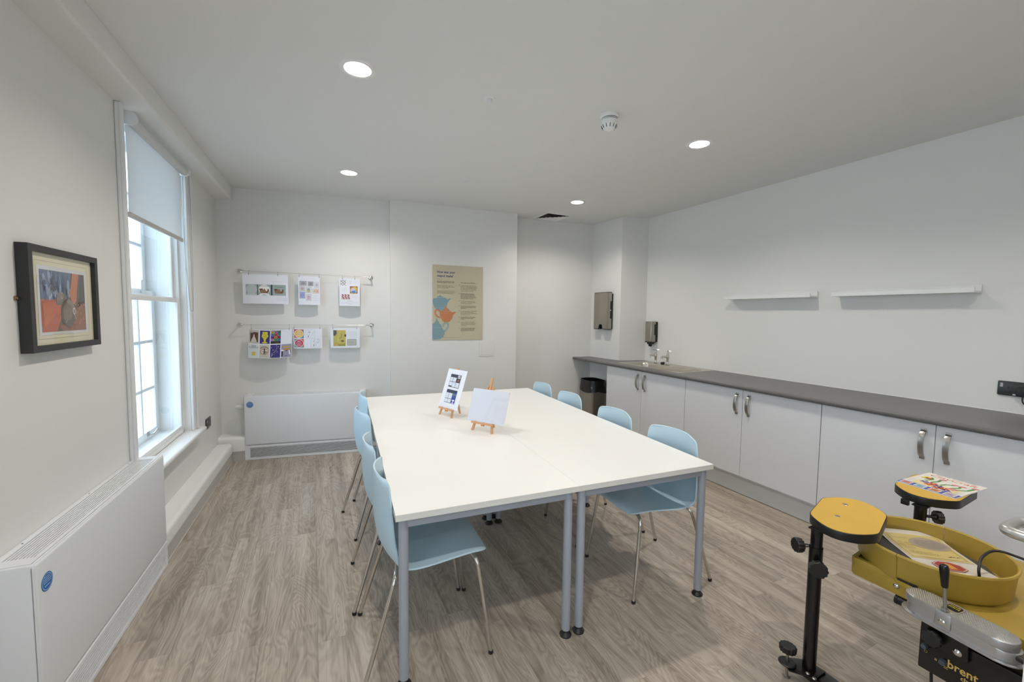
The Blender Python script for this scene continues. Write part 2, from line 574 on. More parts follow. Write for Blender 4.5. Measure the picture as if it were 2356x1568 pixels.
al = MB(); al.prism([(2.262, 4.808), (3.41, 4.684), (3.41, 5.0), (2.262, 5.1)], 0, H)
struct(al.build('wall_alcove', WALL, angle=None))
cl = MB(); cl.prism([(3.40, 4.685), (3.44, 4.14), (3.775, 4.045), (4.0, 4.045), (4.0, 4.95), (3.41, 4.95)], 0, H)
struct(cl.build('wall_column', WALL, angle=None))
rw = MB(); rw.prism([(3.775, 4.045), (3.839, -2.4), (4.0, -2.4), (4.0, 4.045)], 0, H)
struct(rw.build('wall_right', WALL, angle=None))
fw = MB(); fw.box(-1.45, -0.55, -2.72, -2.4, 0, H); fw.box(0.45, 4.0, -2.72, -2.4, 0, H); fw.box(-0.55, 0.45, -2.72, -2.4, 0, 0.5); fw.box(-0.55, 0.45, -2.72, -2.4, 2.58, H)
struct(fw.build('wall_front', WALL, angle=None))

# boxed-in beam along the top of the left wall
tb = MB(); tb.T = LWm
b = bmesh.new()
prof = [(0.0, H - 0.001), (0.0, 2.566), (-0.135, 2.566)] + [(-0.135 - 0.015 * sin(t), 2.581 - 0.015 * cos(t)) for t in [radians(a) for a in (18, 36, 54, 72, 90)]] + [(-0.15, H - 0.001)]
A = [b.verts.new((-5.4, p[0], p[1])) for p in prof]; B = [b.verts.new((2.02, p[0], p[1])) for p in prof]
for i in range(len(prof)): b.faces.new((A[i], A[(i + 1) % len(prof)], B[(i + 1) % len(prof)], B[i]))
b.faces.new(A); b.faces.new(B[::-1])
tb.bm(b)
struct(tb.build('trim_1', WALL), 'boxed beam along the ceiling above the window wall')

# pipe boxing above the grey skirting, left and back
def boxing(name, Mx, x0, x1, off, z0, z1):
    m = MB(); m.T = Mx
    r = 0.028
    pr = [(-0.001, z0), (-off, z0), (-off, z1 - r)] + [(-off + r - r * cos(t), z1 - r + r * sin(t)) for t in [radians(a) for a in (22, 45, 67, 90)]] + [(-0.001, z1)]
    b = bmesh.new()
    A = [b.verts.new((x0, p[0], p[1])) for p in pr]; B = [b.verts.new((x1, p[0], p[1])) for p in pr]
    n = len(pr)
    for i in range(n): b.faces.new((A[i], A[(i + 1) % n], B[(i + 1) % n], B[i]))
    b.faces.new(A); b.faces.new(B[::-1])
    m.bm(b)
    return struct(m.build(name, GLOSS))
boxing('trim_2', LWm, -0.02, 1.80, 0.122, 0.095, 0.188)
boxing('trim_3', BWm, -0.135, 0.112, 0.163, 0.095, 0.238)
def skirting(name, Mx, x0, x1, off, z1):
    m = MB(); m.T = Mx
    m.box(x0, x1, -off, -0.001, 0.0005, z1, 0.0)
    m.box(x0, x1, -off - 0.006, -off, 0.0005, 0.004)
    return struct(m.build(name, GREYV))
skirting('baseboard_left', LWm, -0.02, 1.80, 0.118, 0.095)
skirting('baseboard_back', BWm, -0.02, 0.112, 0.159, 0.095)
m = MB(); m.prism([(2.255, 4.795), (2.255, 4.807), (3.39, 4.684), (3.39, 4.672)], 0.0005, 0.1); struct(m.build('baseboard_alcove', GLOSS, angle=None))

# ------------------------------------------------------------------ window
win = bpy.data.objects.new('window_1', None); C.objects.link(win); struct(win, 'tall sash window with secondary glazing in the left wall')
win.location = on(LWm, 0, 0, 0); win.rotation_euler = (0, 0, LWa)
def wp(name, fn, mt=GLOSS, par=win, angle=35):
    m = MB(); fn(m); return m.build(name, mt, par, angle)
for x0, x1 in ((-0.078, OX0), (OX1, 1.12)):
    def f(m):
        m.box(x0, x1, -0.018, -0.0005, 0.531, 2.565, 0.004)
        xa, xb = (x0, x0 + 0.028) if x0 < 0 else (x1 - 0.028, x1)
        m.box(xa, xb, -0.032, -0.016, 0.531, 2.565, 0.006)
    wp('architrave', f)
wp('window_sill', lambda m: m.box(-0.06, 1.165, -0.072, 0.05, 0.498, 0.53, 0.012, 3))
wp('sub_sill', lambda m: m.prism([(OX0, 0.05), (OX1, 0.05), (OX1, 0.31), (OX0, 0.31)], 0.50, 0.545))
# secondary glazing
def sec(m):
    m.box(OX0, OX0 + 0.022, 0.045, 0.105, 0.53, 2.58); m.box(OX1 - 0.022, OX1, 0.045, 0.105, 0.53, 2.58)
    m.box(OX0, OX1, 0.045, 0.105, 0.53, 0.556)
    m.box(OX0, OX1, 0.045, 0.105, 2.555, 2.59)
wp('secondary_frame', sec, angle=None)
def sashf(z0, z1, y, t):
    def f(m):
        m.box(OX0 + 0.022, OX0 + 0.05, y, y + t, z0, z1, 0.002); m.box(OX1 - 0.05, OX1 - 0.022, y, y + t, z0, z1, 0.002)
        m.box(OX0 + 0.05, OX1 - 0.05, y, y + t, z0, z0 + 0.032, 0.002); m.box(OX0 + 0.05, OX1 - 0.05, y, y + t, z1 - 0.032, z1, 0.002)
    return f
s1 = wp('secondary_sash', sashf(0.556, 1.572, 0.048, 0.02))
s2 = wp('secondary_sash', sashf(1.545, 2.556, 0.075, 0.02))
wp('glass_pane', lambda m: m.quad((OX0 + 0.05, 0.058, 0.588), (OX1 - 0.05, 0.058, 0.588), (OX1 - 0.05, 0.058, 1.54), (OX0 + 0.05, 0.058, 1.54)), GLASS, s1, None)
wp('glass_pane', lambda m: m.quad((OX0 + 0.05, 0.085, 1.577), (OX1 - 0.05, 0.085, 1.577), (OX1 - 0.05, 0.085, 2.524), (OX0 + 0.05, 0.085, 2.524)), GLASS, s2, None)
# outer georgian sash
def osash(z0, z1, y, zbars):
    def f(m):
        m.box(OX0, OX0 + 0.062, y, y + 0.04, z0, z1, 0.003); m.box(OX1 - 0.062, OX1, y, y + 0.04, z0, z1, 0.003)
        m.box(OX0 + 0.06, OX1 - 0.06, y, y + 0.04, z0, z0 + 0.055, 0.003); m.box(OX0 + 0.06, OX1 - 0.06, y, y + 0.04, z1 - 0.045, z1, 0.003)
        for k in (1, 2, 3):
            xb = OX0 + 0.062 + k * (OX1 - OX0 - 0.124) / 4
            m.box(xb - 0.011, xb + 0.011, y + 0.004, y + 0.036, z0 + 0.05, z1 - 0.04, 0.003)
        for zb in zbars: m.box(OX0 + 0.06, OX1 - 0.06, y + 0.004, y + 0.036, zb - 0.011, zb + 0.011, 0.003)
    return f
o1 = wp('outer_sash', osash(0.545, 1.62, 0.20, (0.905, 1.25)))
o2 = wp('outer_sash', osash(1.578, 2.60, 0.245, (1.95, 2.28)))
pw = (OX1 - OX0 - 0.124) / 4
pane0 = None
for par, y, zs in ((o1, 0.22, (0.60, 0.905, 1.25, 1.575)), (o2, 0.265, (1.633, 1.95, 2.28, 2.555))):
    for k in range(4):
        for i in range(3):
            m = MB(); xa = OX0 + 0.062 + k * pw + 0.01
            m.quad((xa, y, zs[i] + 0.008), (xa + pw - 0.02, y, zs[i] + 0.008), (xa + pw - 0.02, y, zs[i + 1] - 0.008), (xa, y, zs[i + 1] - 0.008))
            m.build('pane', GLASS, par, None)
def fast(m):
    m.box(0.50, 0.56, 0.19, 0.225, 1.62, 1.628, 0.002); m.cyl((0.53, 0.205, 1.628), (0.53, 0.205, 1.645), 0.009, 12)
    m.box(0.525, 0.60, 0.198, 0.212, 1.645, 1.652, 0.002)
wp('sash_fastener', fast, SATIN, o1)
wp('sash_stop', lambda m: m.box(0.78, 0.84, 0.192, 0.20, 1.60, 1.69, 0.006), GLOSS, o1)
def lift(m):
    m.tube(fillet([(0.80, 0.199, 0.585), (0.80, 0.165, 0.585), (0.83, 0.15, 0.615), (0.87, 0.165, 0.60)], 0.012), 0.006, 8)
    m.box(0.785, 0.815, 0.193, 0.20, 0.57, 0.605, 0.002)
wp('sash_lift', lift, SATIN, o1)

# second sash window of the same wall, behind the camera
w2 = bpy.data.objects.new('window_2', None); C.objects.link(w2); struct(w2, 'second tall sash window of the left wall, behind the camera')
w2.location = on(LWm, -3.59, 0, 0); w2.rotation_euler = (0, 0, LWa)
wp('secondary_frame', sec, GLOSS, w2, None); wp('window_sill', lambda m: m.box(-0.06, 1.165, -0.072, 0.05, 0.498, 0.53, 0.012, 3), GLOSS, w2)
q1_ = wp('secondary_sash', sashf(0.556, 1.572, 0.048, 0.02), GLOSS, w2); q2_ = wp('secondary_sash', sashf(1.545, 2.556, 0.075, 0.02), GLOSS, w2)
wp('outer_sash', osash(0.545, 1.62, 0.20, (0.905, 1.25)), GLOSS, w2); wp('outer_sash', osash(1.578, 2.60, 0.245, (1.95, 2.28)), GLOSS, w2)
wp('glass_pane', lambda m: m.quad((OX0 + 0.05, 0.058, 0.588), (OX1 - 0.05, 0.058, 0.588), (OX1 - 0.05, 0.058, 1.54), (OX0 + 0.05, 0.058, 1.54)), GLASS, q1_, None)
wp('glass_pane', lambda m: m.quad((OX0 + 0.05, 0.085, 1.577), (OX1 - 0.05, 0.085, 1.577), (OX1 - 0.05, 0.085, 2.524), (OX0 + 0.05, 0.085, 2.524)), GLASS, q2_, None)

w3 = bpy.data.objects.new('window_3', None); C.objects.link(w3); struct(w3, 'tall sash window in the wall behind the camera')
w3.location = (0.462, -2.4, 0); w3.rotation_euler = (0, 0, pi)
wp('secondary_frame', sec, GLOSS, w3, None); q1_ = wp('secondary_sash', sashf(0.556, 1.572, 0.048, 0.02), GLOSS, w3); q2_ = wp('secondary_sash', sashf(1.545, 2.556, 0.075, 0.02), GLOSS, w3)
wp('outer_sash', osash(0.545, 1.62, 0.20, (0.905, 1.25)), GLOSS, w3); wp('outer_sash', osash(1.578, 2.60, 0.245, (1.95, 2.28)), GLOSS, w3)

# world outside: brick end of a building and a paved yard
yard = MB(); yard.box(-14, -1.6, -3, 22, -3.3, -3.2); struct(yard.build('yard_ground', PAVE, angle=None))
bk = thing('brick_building', 'red brick building corner seen through the left panes of the window', 'building', (-3.0, 8.95, -3.2))
m = MB(); m.box(-2.6, 0.05, 0.0, 2.0, 0.0, 7.5); m.build('wall', MORTAR, bk, None)
bm0 = None
for j in range(30):
    for i in range(5):
        xa = 0.05 - (i + 1) * 0.225 - (0.1125 if j % 2 else 0)
        if bm0 is None:
            m = MB(); m.box(0, 0.215, -0.012, 0.004, 0, 0.065); o = m.build('brick', BRICK, bk, None); bm0 = o
        else:
            o = bm0.copy(); C.objects.link(o); o.parent = bk
        o.location = (xa, 0, 3.2 + 0.3 + j * 0.075)

# ------------------------------------------------------------------ roller blind
BLM = bpy.data.materials.new('translucent_blind_fabric'); BLM.use_nodes = True
nt = BLM.node_tree; nt.nodes.clear()
ou = nt.nodes.new('ShaderNodeOutputMaterial'); di = nt.nodes.new('ShaderNodeBsdfDiffuse'); tl = nt.nodes.new('ShaderNodeBsdfTranslucent'); mx = nt.nodes.new('ShaderNodeMixShader')
no = nt.nodes.new('ShaderNodeTexNoise'); no.inputs['Scale'].default_value = 160; tcn = nt.nodes.new('ShaderNodeTexCoord'); rr = nt.nodes.new('ShaderNodeValToRGB')
rr.color_ramp.elements[0].color = (*S(203, 200, 195), 1); rr.color_ramp.elements[1].color = (*S(206, 203, 198), 1)
nt.links.new(tcn.outputs['Object'], no.inputs['Vector']); nt.links.new(no.outputs['Fac'], rr.inputs[0]); nt.links.new(rr.outputs[0], di.inputs[0]); nt.links.new(rr.outputs[0], tl.inputs[0])
mx.inputs[0].default_value = 0.26
nt.links.new(di.outputs[0], mx.inputs[1]); nt.links.new(tl.outputs[0], mx.inputs[2]); nt.links.new(mx.outputs[0], ou.inputs[0])
bl = wthing('roller_blind', 'pale grey roller blind half lowered over the tall window', 'blind', LWm, LWa, 0.0, 0.0)
m = MB(); m.grid(lambda u, v: (0.065 + u * 0.92, 0.006 - 0.004 * sin(pi * v), 2.022 + v * 0.515), 6, 6); m.build('fabric', BLM, bl)
m = MB(); m.box(0.06, 0.99, -0.004, 0.014, 1.998, 2.026, 0.005, 3); m.build('bottom_bar', mat('blind_bar', S(196, 192, 186), 0.5, var=0.01), bl)
m = MB(); m.cyl((0.06, -0.018, 2.528), (1.0, -0.018, 2.528), 0.028, 24); m.build('roller', BLIND, bl)
def brk(xc):
    pr = [(0.03, 2.500), (-0.02, 2.495)] + [(-0.022 - 0.037 * sin(t), 2.532 - 0.037 * cos(t)) for t in [radians(a) for a in range(15, 181, 15)]] + [(0.03, 2.569)]
    m = MB(); b = bmesh.new()
    A = [b.verts.new((xc, p[0], p[1])) for p in pr]; B = [b.verts.new((xc + 0.012, p[0], p[1])) for p in pr]
    n = len(pr)
    for i in range(n): b.faces.new((A[i], A[(i + 1) % n], B[(i + 1) % n], B[i]))
    b.faces.new(A); b.faces.new(B[::-1]); m.bm(b)
    m.build('bracket', GLOSS, bl)
brk(0.045); brk(1.0)
m = MB(); m.tube([(1.018, 0.012, 2.52), (1.018, 0.005, 2.2), (1.022, -0.006, 1.8), (1.026, -0.022, 1.50)] + bez((1.028, -0.024, 1.485), (1.032, -0.030, 1.462), (1.036, -0.037, 1.485), 4) + [(1.034, -0.045, 1.8), (1.024, -0.046, 2.2), (1.018, -0.044, 2.52)], 0.0021, 6)
m.build('chain', SATIN, bl)
for zc in (2.3, 2.0, 1.7): pass

# ------------------------------------------------------------------ radiators
def radiator(label, Mx, a, x0, length, depth, height, group, valve=False, endpad=0.035):
    r = wthing('radiator', label, 'radiator', Mx, a, x0, 0.0, -0.001, group)
    d = depth
    m = MB()
    m.box(0, length, -d, -d + 0.016, 0.149, height, 0.012, 4)                      # front panel
    m.build('front_panel', RADW, r)
    for xa in (0, length - 0.014):
        m = MB(); m.box(xa, xa + 0.014, -d + 0.004, 0, 0.0, height - 0.002, 0.005); m.build('end_panel', RADW, r)
    m = MB()
    m.box(0.013, length - 0.013, -0.022, -0.0005, height - 0.018, height - 0.001, 0.002)
    m.box(0.013, 0.06, -d + 0.0165, -0.0222, height - 0.018, height - 0.001, 0.0); m.box(length - 0.06, length - 0.013, -d + 0.0165, -0.0222, height - 0.018, height - 0.001, 0.0)
    m.box(0.0602, length - 0.0602, -d + 0.0165, -d + 0.03, height - 0.018, height - 0.001, 0.0)
    m.build('top_frame', RADW, r)
    m = MB(); m.box(0.014, length - 0.014, -d + 0.03, -0.004, 0.01, height - 0.05); m.build('heat_emitter', mat('radiator_inside', S(74, 72, 68), 0.8, var=0.02), r, None)
    n = 8; sm = None
    for k in range(n):
        yy = -0.026 - (k + 0.5) * (d - 0.058) / n
        if sm is None:
            b = MB(); b.box(0.06, length - 0.06, -0.0027, 0.0027, height - 0.014, height - 0.002); sm = b.build('slat', RADW, r, None)
            sm.location = (0, yy, 0)
        else:
            o = sm.copy(); C.objects.link(o); o.parent = r; o.location = (0, yy, 0)
    m = MB()
    m.box(0, length, -d, -d + 0.014, 0.122, 0.145, 0.002); m.box(0, length, -d, -d + 0.014, 0.001, 0.022, 0.002)
    m.box(0, 0.045, -d, -d + 0.014, 0.022, 0.122); m.box(length - endpad, length, -d, -d + 0.014, 0.022, 0.122)
    m.build('lower_panel', RADW, r, None)
    sm = None
    for k in range(8):
        zz = 0.0275 + k * 0.0125
        if sm is None:
            b = MB(); b.box(0.045, length - endpad, -d + 0.001, -d + 0.008, -0.0028, 0.0028); sm = b.build('slat', RADW, r, None)
            o = sm
        else:
            o = sm.copy(); C.objects.link(o); o.parent = r
        o.location = (0, 0, zz)
    for xs in (0.16, 0.55, 0.90):
        m = MB(); m.cyl((xs * length, -0.013, height - 0.002), (xs * length, -0.013, height - 0.0004), 0.0028, 10); m.build('screw', DARK, r)
    # round blue sticker
    cx, cz, R = 0.053, height - 0.088, 0.031
    P = Print(lambda u, v, l: (cx + u, -d - l, cz + v))
    bl_, wh = ink(44, 112, 182), ink(190, 212, 236)
    P.ell(0, 0, R, R, bl_, 32); P.up(1)
    P.ring(0, 0, R * 0.88, R * 0.88, R * 0.06, wh, 32)
    for k, (w, zz) in enumerate(((0.5, 0.56), (0.62, 0.36), (0.70, 0.16), (0.66, -0.04))):
        P.scrib(-R * w, R * (zz - 0.07), R * (w + 0.1), R * (zz + 0.09), wh, 1, random.Random(k))
        P.rect(-R * w, R * (zz - 0.02), R * w, R * (zz + 0.04), wh)
    P.rect(-R * 0.3, -R * 0.42, R * 0.45, -R * 0.34, wh); P.ell(-R * 0.38, -R * 0.40, R * 0.08, R * 0.08, wh, 10)
    tag(P.build('sticker', r), 'round blue sticker with pale writing')
    if valve:
        m = MB()
        m.cyl((0.0, -0.07, 0.52), (-0.03, -0.07, 0.52), 0.011, 14); m.cyl((-0.012, -0.07, 0.52), (-0.03, -0.07, 0.52), 0.017, 14)
        m.tube([(-0.03, -0.07, 0.52), (-0.05, -0.07, 0.52), (-0.085, -0.07, 0.52), (-0.095, -0.07, 0.52)], [0.021, 0.023, 0.022, 0.017], 16)
        m.build('thermostatic_valve', RADW, r)
    return r
radiator('long white radiator cover under the framed picture, its near end cut by the photo edge', LWm, LWa, -1.165, 1.145, 0.132, 0.655, 'low surface temperature radiators')
radiator('white radiator cover on the back wall below the hanging pictures', BWm, BWa, 0.112, 1.135, 0.164, 0.645, 'low surface temperature radiators', valve=True)

# ------------------------------------------------------------------ door leaf standing open at the right edge
DOORX = 1.217
dr = bpy.data.objects.new('door_1', None); C.objects.link(dr); struct(dr, 'white door leaf standing open at the right edge of the photo')
dr.location = (DOORX, 0.222, 0)
m = MB(); m.box(0, 0.84, 0, 0.044, 0.006, 2.05, 0.002); m.build('door_leaf', GLOSS, dr)
rose = MB(); rose.cyl((1.275 - DOORX, 0.044, 1.05), (1.275 - DOORX, 0.052, 1.05), 0.026, 24)
m2 = MB(); m2.tube(fillet([(1.275 - DOORX, 0.044, 1.05), (1.275 - DOORX, 0.100, 1.05), (1.365 - DOORX, 0.100, 1.05), (1.365 - DOORX, 0.046, 1.05)], 0.025, 7), 0.0105, 20)
h = m2.build('door_handle', BRUSHA, dr); h['label'] = 'satin metal lever handle'
rose.build('handle_rose', BRUSHA, dr)

# ================================================================== CEILING FITTINGS
dl_names = ['recessed ceiling downlight nearest the window, the largest and brightest', 'recessed ceiling downlight at the back left above the hanging pictures',
            'recessed ceiling downlight to the right of the smoke detector', 'recessed ceiling downlight at the back right beside the air vent',
            'recessed ceiling downlight behind the camera on the window side', 'recessed ceiling downlight behind the camera on the counter side',
            'added unseen ceiling downlight farthest behind the camera, window side', 'added unseen ceiling downlight farthest behind the camera, counter side']
dl0 = None
for i, (lx, ly) in enumerate(LIGHTS):
    if dl0 is None:
        t = thing('downlight', dl_names[i], 'ceiling light', (lx, ly, H), 0, 'recessed downlights in the ceiling')
        m = MB(); m.lathe([(0.0672, 0.004), (0.0672, -0.0052), (0.070, -0.006), (0.083, -0.005), (0.0875, -0.0005), (0.0875, 0.0)], 40); m.build('trim_ring', GLOSS, t)
        m = MB(); m.lathe([(0.064, 0.0), (0.062, 0.004), (0.055, 0.03), (0.050, 0.05), (0.0, 0.05)], 40); m.build('reflector', REFL, t)
        m = MB(); m.lathe([(0.0645, 0.0), (0.0645, -0.0035), (0.0672, -0.0052)], 40); m.build('gap_ring', DARK, t)
        m = MB(); m.lathe([(0.0, 0.026), (0.020, 0.0265), (0.031, 0.029), (0.035, 0.034), (0.031, 0.042), (0.0, 0.042)], 32); m.build('lamp', LAMP, t)
        dl0 = t
    else:
        dup(dl0, (lx, ly, H), 0, dl_names[i])

def sensor(x, y, label):
    t = thing('emergency_light', label, 'ceiling sensor', (x, y, H), 0, 'small round ceiling fittings')
    m = MB(); m.lathe([(0.0, -0.004), (0.012, -0.005), (0.022, -0.005), (0.030, -0.003), (0.031, 0.0)], 28); m.build('bezel', GLOSS, t)
    m = MB(); m.lathe([(0.0, -0.022), (0.010, -0.021), (0.016, -0.014), (0.018, -0.005)], 24); m.build('lens', mat('frosted_lens', S(222, 222, 220), 0.3, var=0.0), t)
sensor(0.911, 2.263, 'small round white ceiling fitting left of the smoke detector, nearer the camera')
sensor(1.256, 3.647, 'small round white ceiling fitting above the teapot poster, farther from the camera')

t = thing('smoke_detector', 'white domed smoke detector hanging from the ceiling', 'smoke detector', (1.638, 2.122, H))
m = MB(); m.lathe([(0.056, 0.0), (0.056, -0.010), (0.050, -0.016), (0.047, -0.018)], 36); m.build('base', GLOSS, t)
m = MB(); m.lathe([(0.040, -0.016), (0.040, -0.030)], 36); m.build('vent_gap', DARK, t)
m = MB(); m.lathe([(0.047, -0.0215), (0.048, -0.024), (0.046, -0.0255), (0.040, -0.0235)], 36); m.build('vent_ring', GLOSS, t)
m = MB(); m.lathe([(0.038, -0.029), (0.047, -0.029), (0.049, -0.040), (0.050, -0.052), (0.047, -0.060), (0.036, -0.078), (0.026, -0.085), (0.024, -0.083), (0.018, -0.086), (0.0, -0.088)], 36); m.build('body', GLOSS, t)
sm = None
for k in range(12):
    a = 2 * pi * k / 12
    m = MB(); m.T = Matrix.Rotation(a, 4, 'Z'); m.tube([(0.0478, 0, -0.0605), (0.0375, 0, -0.0775)], 0.0018, 6); m.build('slot', DARK, t)

t = thing('ceiling_vent', 'square white four-way air vent in the ceiling over the alcove', 'air vent', (2.68, 4.545, H))
m = MB()
def sqring(m, a, b_, z0, z1):
    A = [(-a, -a, z0), (a, -a, z0), (a, a, z0), (-a, a, z0)]; B = [(-b_, -b_, z1), (b_, -b_, z1), (b_, b_, z1), (-b_, b_, z1)]
    ia = [m.V(p) for p in A]; ib = [m.V(p) for p in B]
    for i in range(4): m.F((ia[i], ia[(i + 1) % 4], ib[(i + 1) % 4], ib[i]))
sqring(m, 0.19, 0.155, -0.006, -0.008); sqring(m, 0.19, 0.19, -0.006, 0.0)
m.build('frame', GLOSS, t, None)
m = MB(); m.quad((-0.155, -0.155, -0.0006), (0.155, -0.155, -0.0006), (0.155, 0.155, -0.0006), (-0.155, 0.155, -0.0006)); m.build('duct', DARK, t, None)
for k in range(4):
    a = 0.150 - k * 0.034
    m = MB(); sqring(m, a, a - 0.022, -0.010, -0.001); sqring(m, a - 0.001, a - 0.023, -0.0115, -0.0025); m.build('blade', GLOSS, t, None)

# ================================================================== COUNTER SIDE
NY = 0.10          # near end of the run, out of frame
# worktop with sink cut-out and notch round the column
wt = thing('worktop', 'long slate grey laminate worktop along the right wall', 'worktop', (0, 0, 0))
outer = [(3.140, NY), (3.140, 4.708), (3.392, 4.680), (3.432, 4.133), (3.768, 4.036), (3.802, NY)]
hole = [(3.285, 3.405), (3.285, 3.885), (3.605, 3.885), (3.605, 3.405)]
m = MB()
holed(m, outer, [hole], 0.925); holed(m, outer, [hole], 0.893, True)
inner = outer[1:] 
for i in range(len(outer)):
    p, q = outer[i], outer[(i + 1) % len(outer)]
    if i == 0:
        # post-formed rounded front edge
        pr = [(3.140 + 0.0, 0.893)] + [(3.140 - 0.012 * sin(t), 0.909 - 0.016 * cos(t)) for t in [radians(a) for a in (20, 50, 90, 130, 160)]] + [(3.140, 0.925)]
        A = [m.V((a_, p[1], b_)) for a_, b_ in pr]; B = [m.V((a_, q[1], b_)) for a_, b_ in pr]
        for k in range(len(pr) - 1): m.F((A[k], A[k + 1], B[k + 1], B[k]))
        m.F(A); m.F(B)
    else:
        m.quad((*p, 0.893), (*q, 0.893), (*q, 0.925), (*p, 0.925))
ring_wall(m, hole, 0.893, 0.925)
m.build('top', COUNTER, wt)
m = MB()
bead = [(3.148, 4.706, 0.927), (3.390, 4.679, 0.927), (3.430, 4.132, 0.927), (3.766, 4.035, 0.927), (3.800, NY, 0.927)]
m.tube(bead, 0.0035, 6); m.tube([(3.140, 4.711, 0.893), (3.140, 4.711, 0.927)], 0.004, 6)
m.build('sealant_bead', CAULK, wt)

# base cabinets
def handle_mb(m, x, y, z0, z1):
    n = 12; A = []
    for k in range(n + 1):
        t = k / n; z = z0 + (z1 - z0) * t
        o = 0.030 * (1 - (2 * t - 1) ** 2) ** 0.6 + 0.0005
        A.append((x - o, z))
    for w in (1,):
        g = []
        for (px, pz) in A:
            g.append([m.V((px - 0.004, y - 0.012, pz)), m.V((px - 0.006, y, pz)), m.V((px - 0.004, y + 0.012, pz)), m.V((px + 0.0035, y + 0.012, pz)), m.V((px + 0.0035, y - 0.012, pz))])
        for k in range(n):
            for j in range(5): m.F((g[k][j], g[k][(j + 1) % 5], g[k + 1][(j + 1) % 5], g[k + 1][j]))
        m.F(g[0]); m.F(g[-1])
    m.box(x - 0.006, x, y - 0.012, y + 0.012, z0 - 0.012, z0 + 0.006, 0.002); m.box(x - 0.006, x, y - 0.012, y + 0.012, z1 - 0.006, z1 + 0.012, 0.002)
cabs = [(2.845, 4.020, 'white two-door base cabinet under the sink'), (1.668, 2.843, 'white two-door base cabinet in the middle of the counter run'), (0.49, 1.666, 'white two-door base cabinet behind the pottery wheel')]
for ya, yb, lab in cabs:
    t = thing('base_cabinet', lab, 'cabinet', (3.165, ya, 0.0), 0, 'base cabinets under the worktop')
    w = yb - ya
    m = MB()
    hole_top = yb > 3.5
    m.box(0.020, 0.58, 0.001, 0.019, 0.15, 0.892); m.box(0.020, 0.58, w - 0.019, w - 0.001, 0.15, 0.892); m.box(0.020, 0.58, 0.019, w - 0.019, 0.15, 0.168)
    m.box(0.57, 0.58, 0.019, w - 0.019, 0.168, 0.892)
    m.box(0.020, 0.045, 0.019, w - 0.019, 0.868, 0.892)
    m.build('carcass', CAB, t, None)
    for k in (0, 1):
        da, db = (0.0015, w / 2 - 0.0015) if k == 0 else (w / 2 + 0.0015, w - 0.0015)
        m = MB(); m.box(0.0, 0.018, da, db, 0.168, 0.886, 0.0012, 1); d = m.build('door', CAB, t)
        m = MB(); hy = (w / 2 - 0.055) if k == 0 else (w / 2 + 0.05); handle_mb(m, -0.0005, hy, 0.690, 0.845); m.build('handle', SATIN, d)
t = thing('plinth', 'off-white kickboard along the foot of the base cabinets', 'plinth', (3.212, 0.49, 0))
m = MB(); m.box(0, 0.016, 0, 3.53, 0.002, 0.149); m.build('board', KICK, t, None)
m = MB(); m.box(-0.003, 0, 0, 3.53, 0.0005, 0.006); m.build('seal_strip', SATIN, t, None)

# sink
sk = thing('kitchen_sink', 'stainless steel sink with drainer set into the grey worktop', 'sink', (3.25, 3.0, 0.9253))
m = MB()
def rr_at(cx, cy, w, h_, r): return [(cx + p[0], cy + p[1]) for p in rrect(w, h_, r, 6)]
out_ = rr_at(0.2475, 0.475, 0.495, 0.95, 0.025)
bowl = rr_at(0.195, 0.645, 0.29, 0.40, 0.09)
holed(m, rr_at(0.2475, 0.475, 0.475, 0.93, 0.02), [bowl], 0.001)
A = [m.V((*p, 0.0)) for p in out_]; B = [m.V((*p, 0.004)) for p in rr_at(0.2475, 0.475, 0.489, 0.944, 0.022)]; D = [m.V((*p, 0.001)) for p in rr_at(0.2475, 0.475, 0.475, 0.93, 0.02)]
n = len(A)
for i in range(n):
    j = (i + 1) % n; m.F((A[i], A[j], B[j], B[i])); m.F((B[i], B[j], D[j], D[i]))
prev = [m.V((*p, 0.001)) for p in bowl]
for (s_, z_) in ((0.97, -0.008), (0.95, -0.03), (0.90, -0.12), (0.80, -0.145), (0.30, -0.152)):
    cur = [m.V((0.195 + (p[0] - 0.195) * s_, 0.645 + (p[1] - 0.645) * s_, z_)) for p in bowl]
    for i in range(n): j = (i + 1) % n; m.F((prev[i], prev[j], cur[j], cur[i]))
    prev = cur
m.F(prev)
m.build('bowl_and_deck', SINKS, sk, 40)
for k in range(8):
    m = MB(); xx = 0.065 + k * 0.042
    m.tube([(xx, 0.05, 0.0015), (xx, 0.07, 0.0035), (xx, 0.36, 0.0035), (xx, 0.39, 0.0015)], 0.0045, 8); m.build('drainer_ridge', SINKS, sk)
m = MB(); m.lathe([(0.0, 0.0), (0.035, 0.0), (0.035, 0.003), (0.02, 0.004), (0.0, 0.004)], 20, center=(0.195, 0.645, -0.152)); m.build('waste', CHROME, sk)
m = MB(); m.tube([(0.347, 0.60, -0.045), (0.342, 0.60, -0.045)], 0.010, 12); m.build('overflow', DARK, sk)
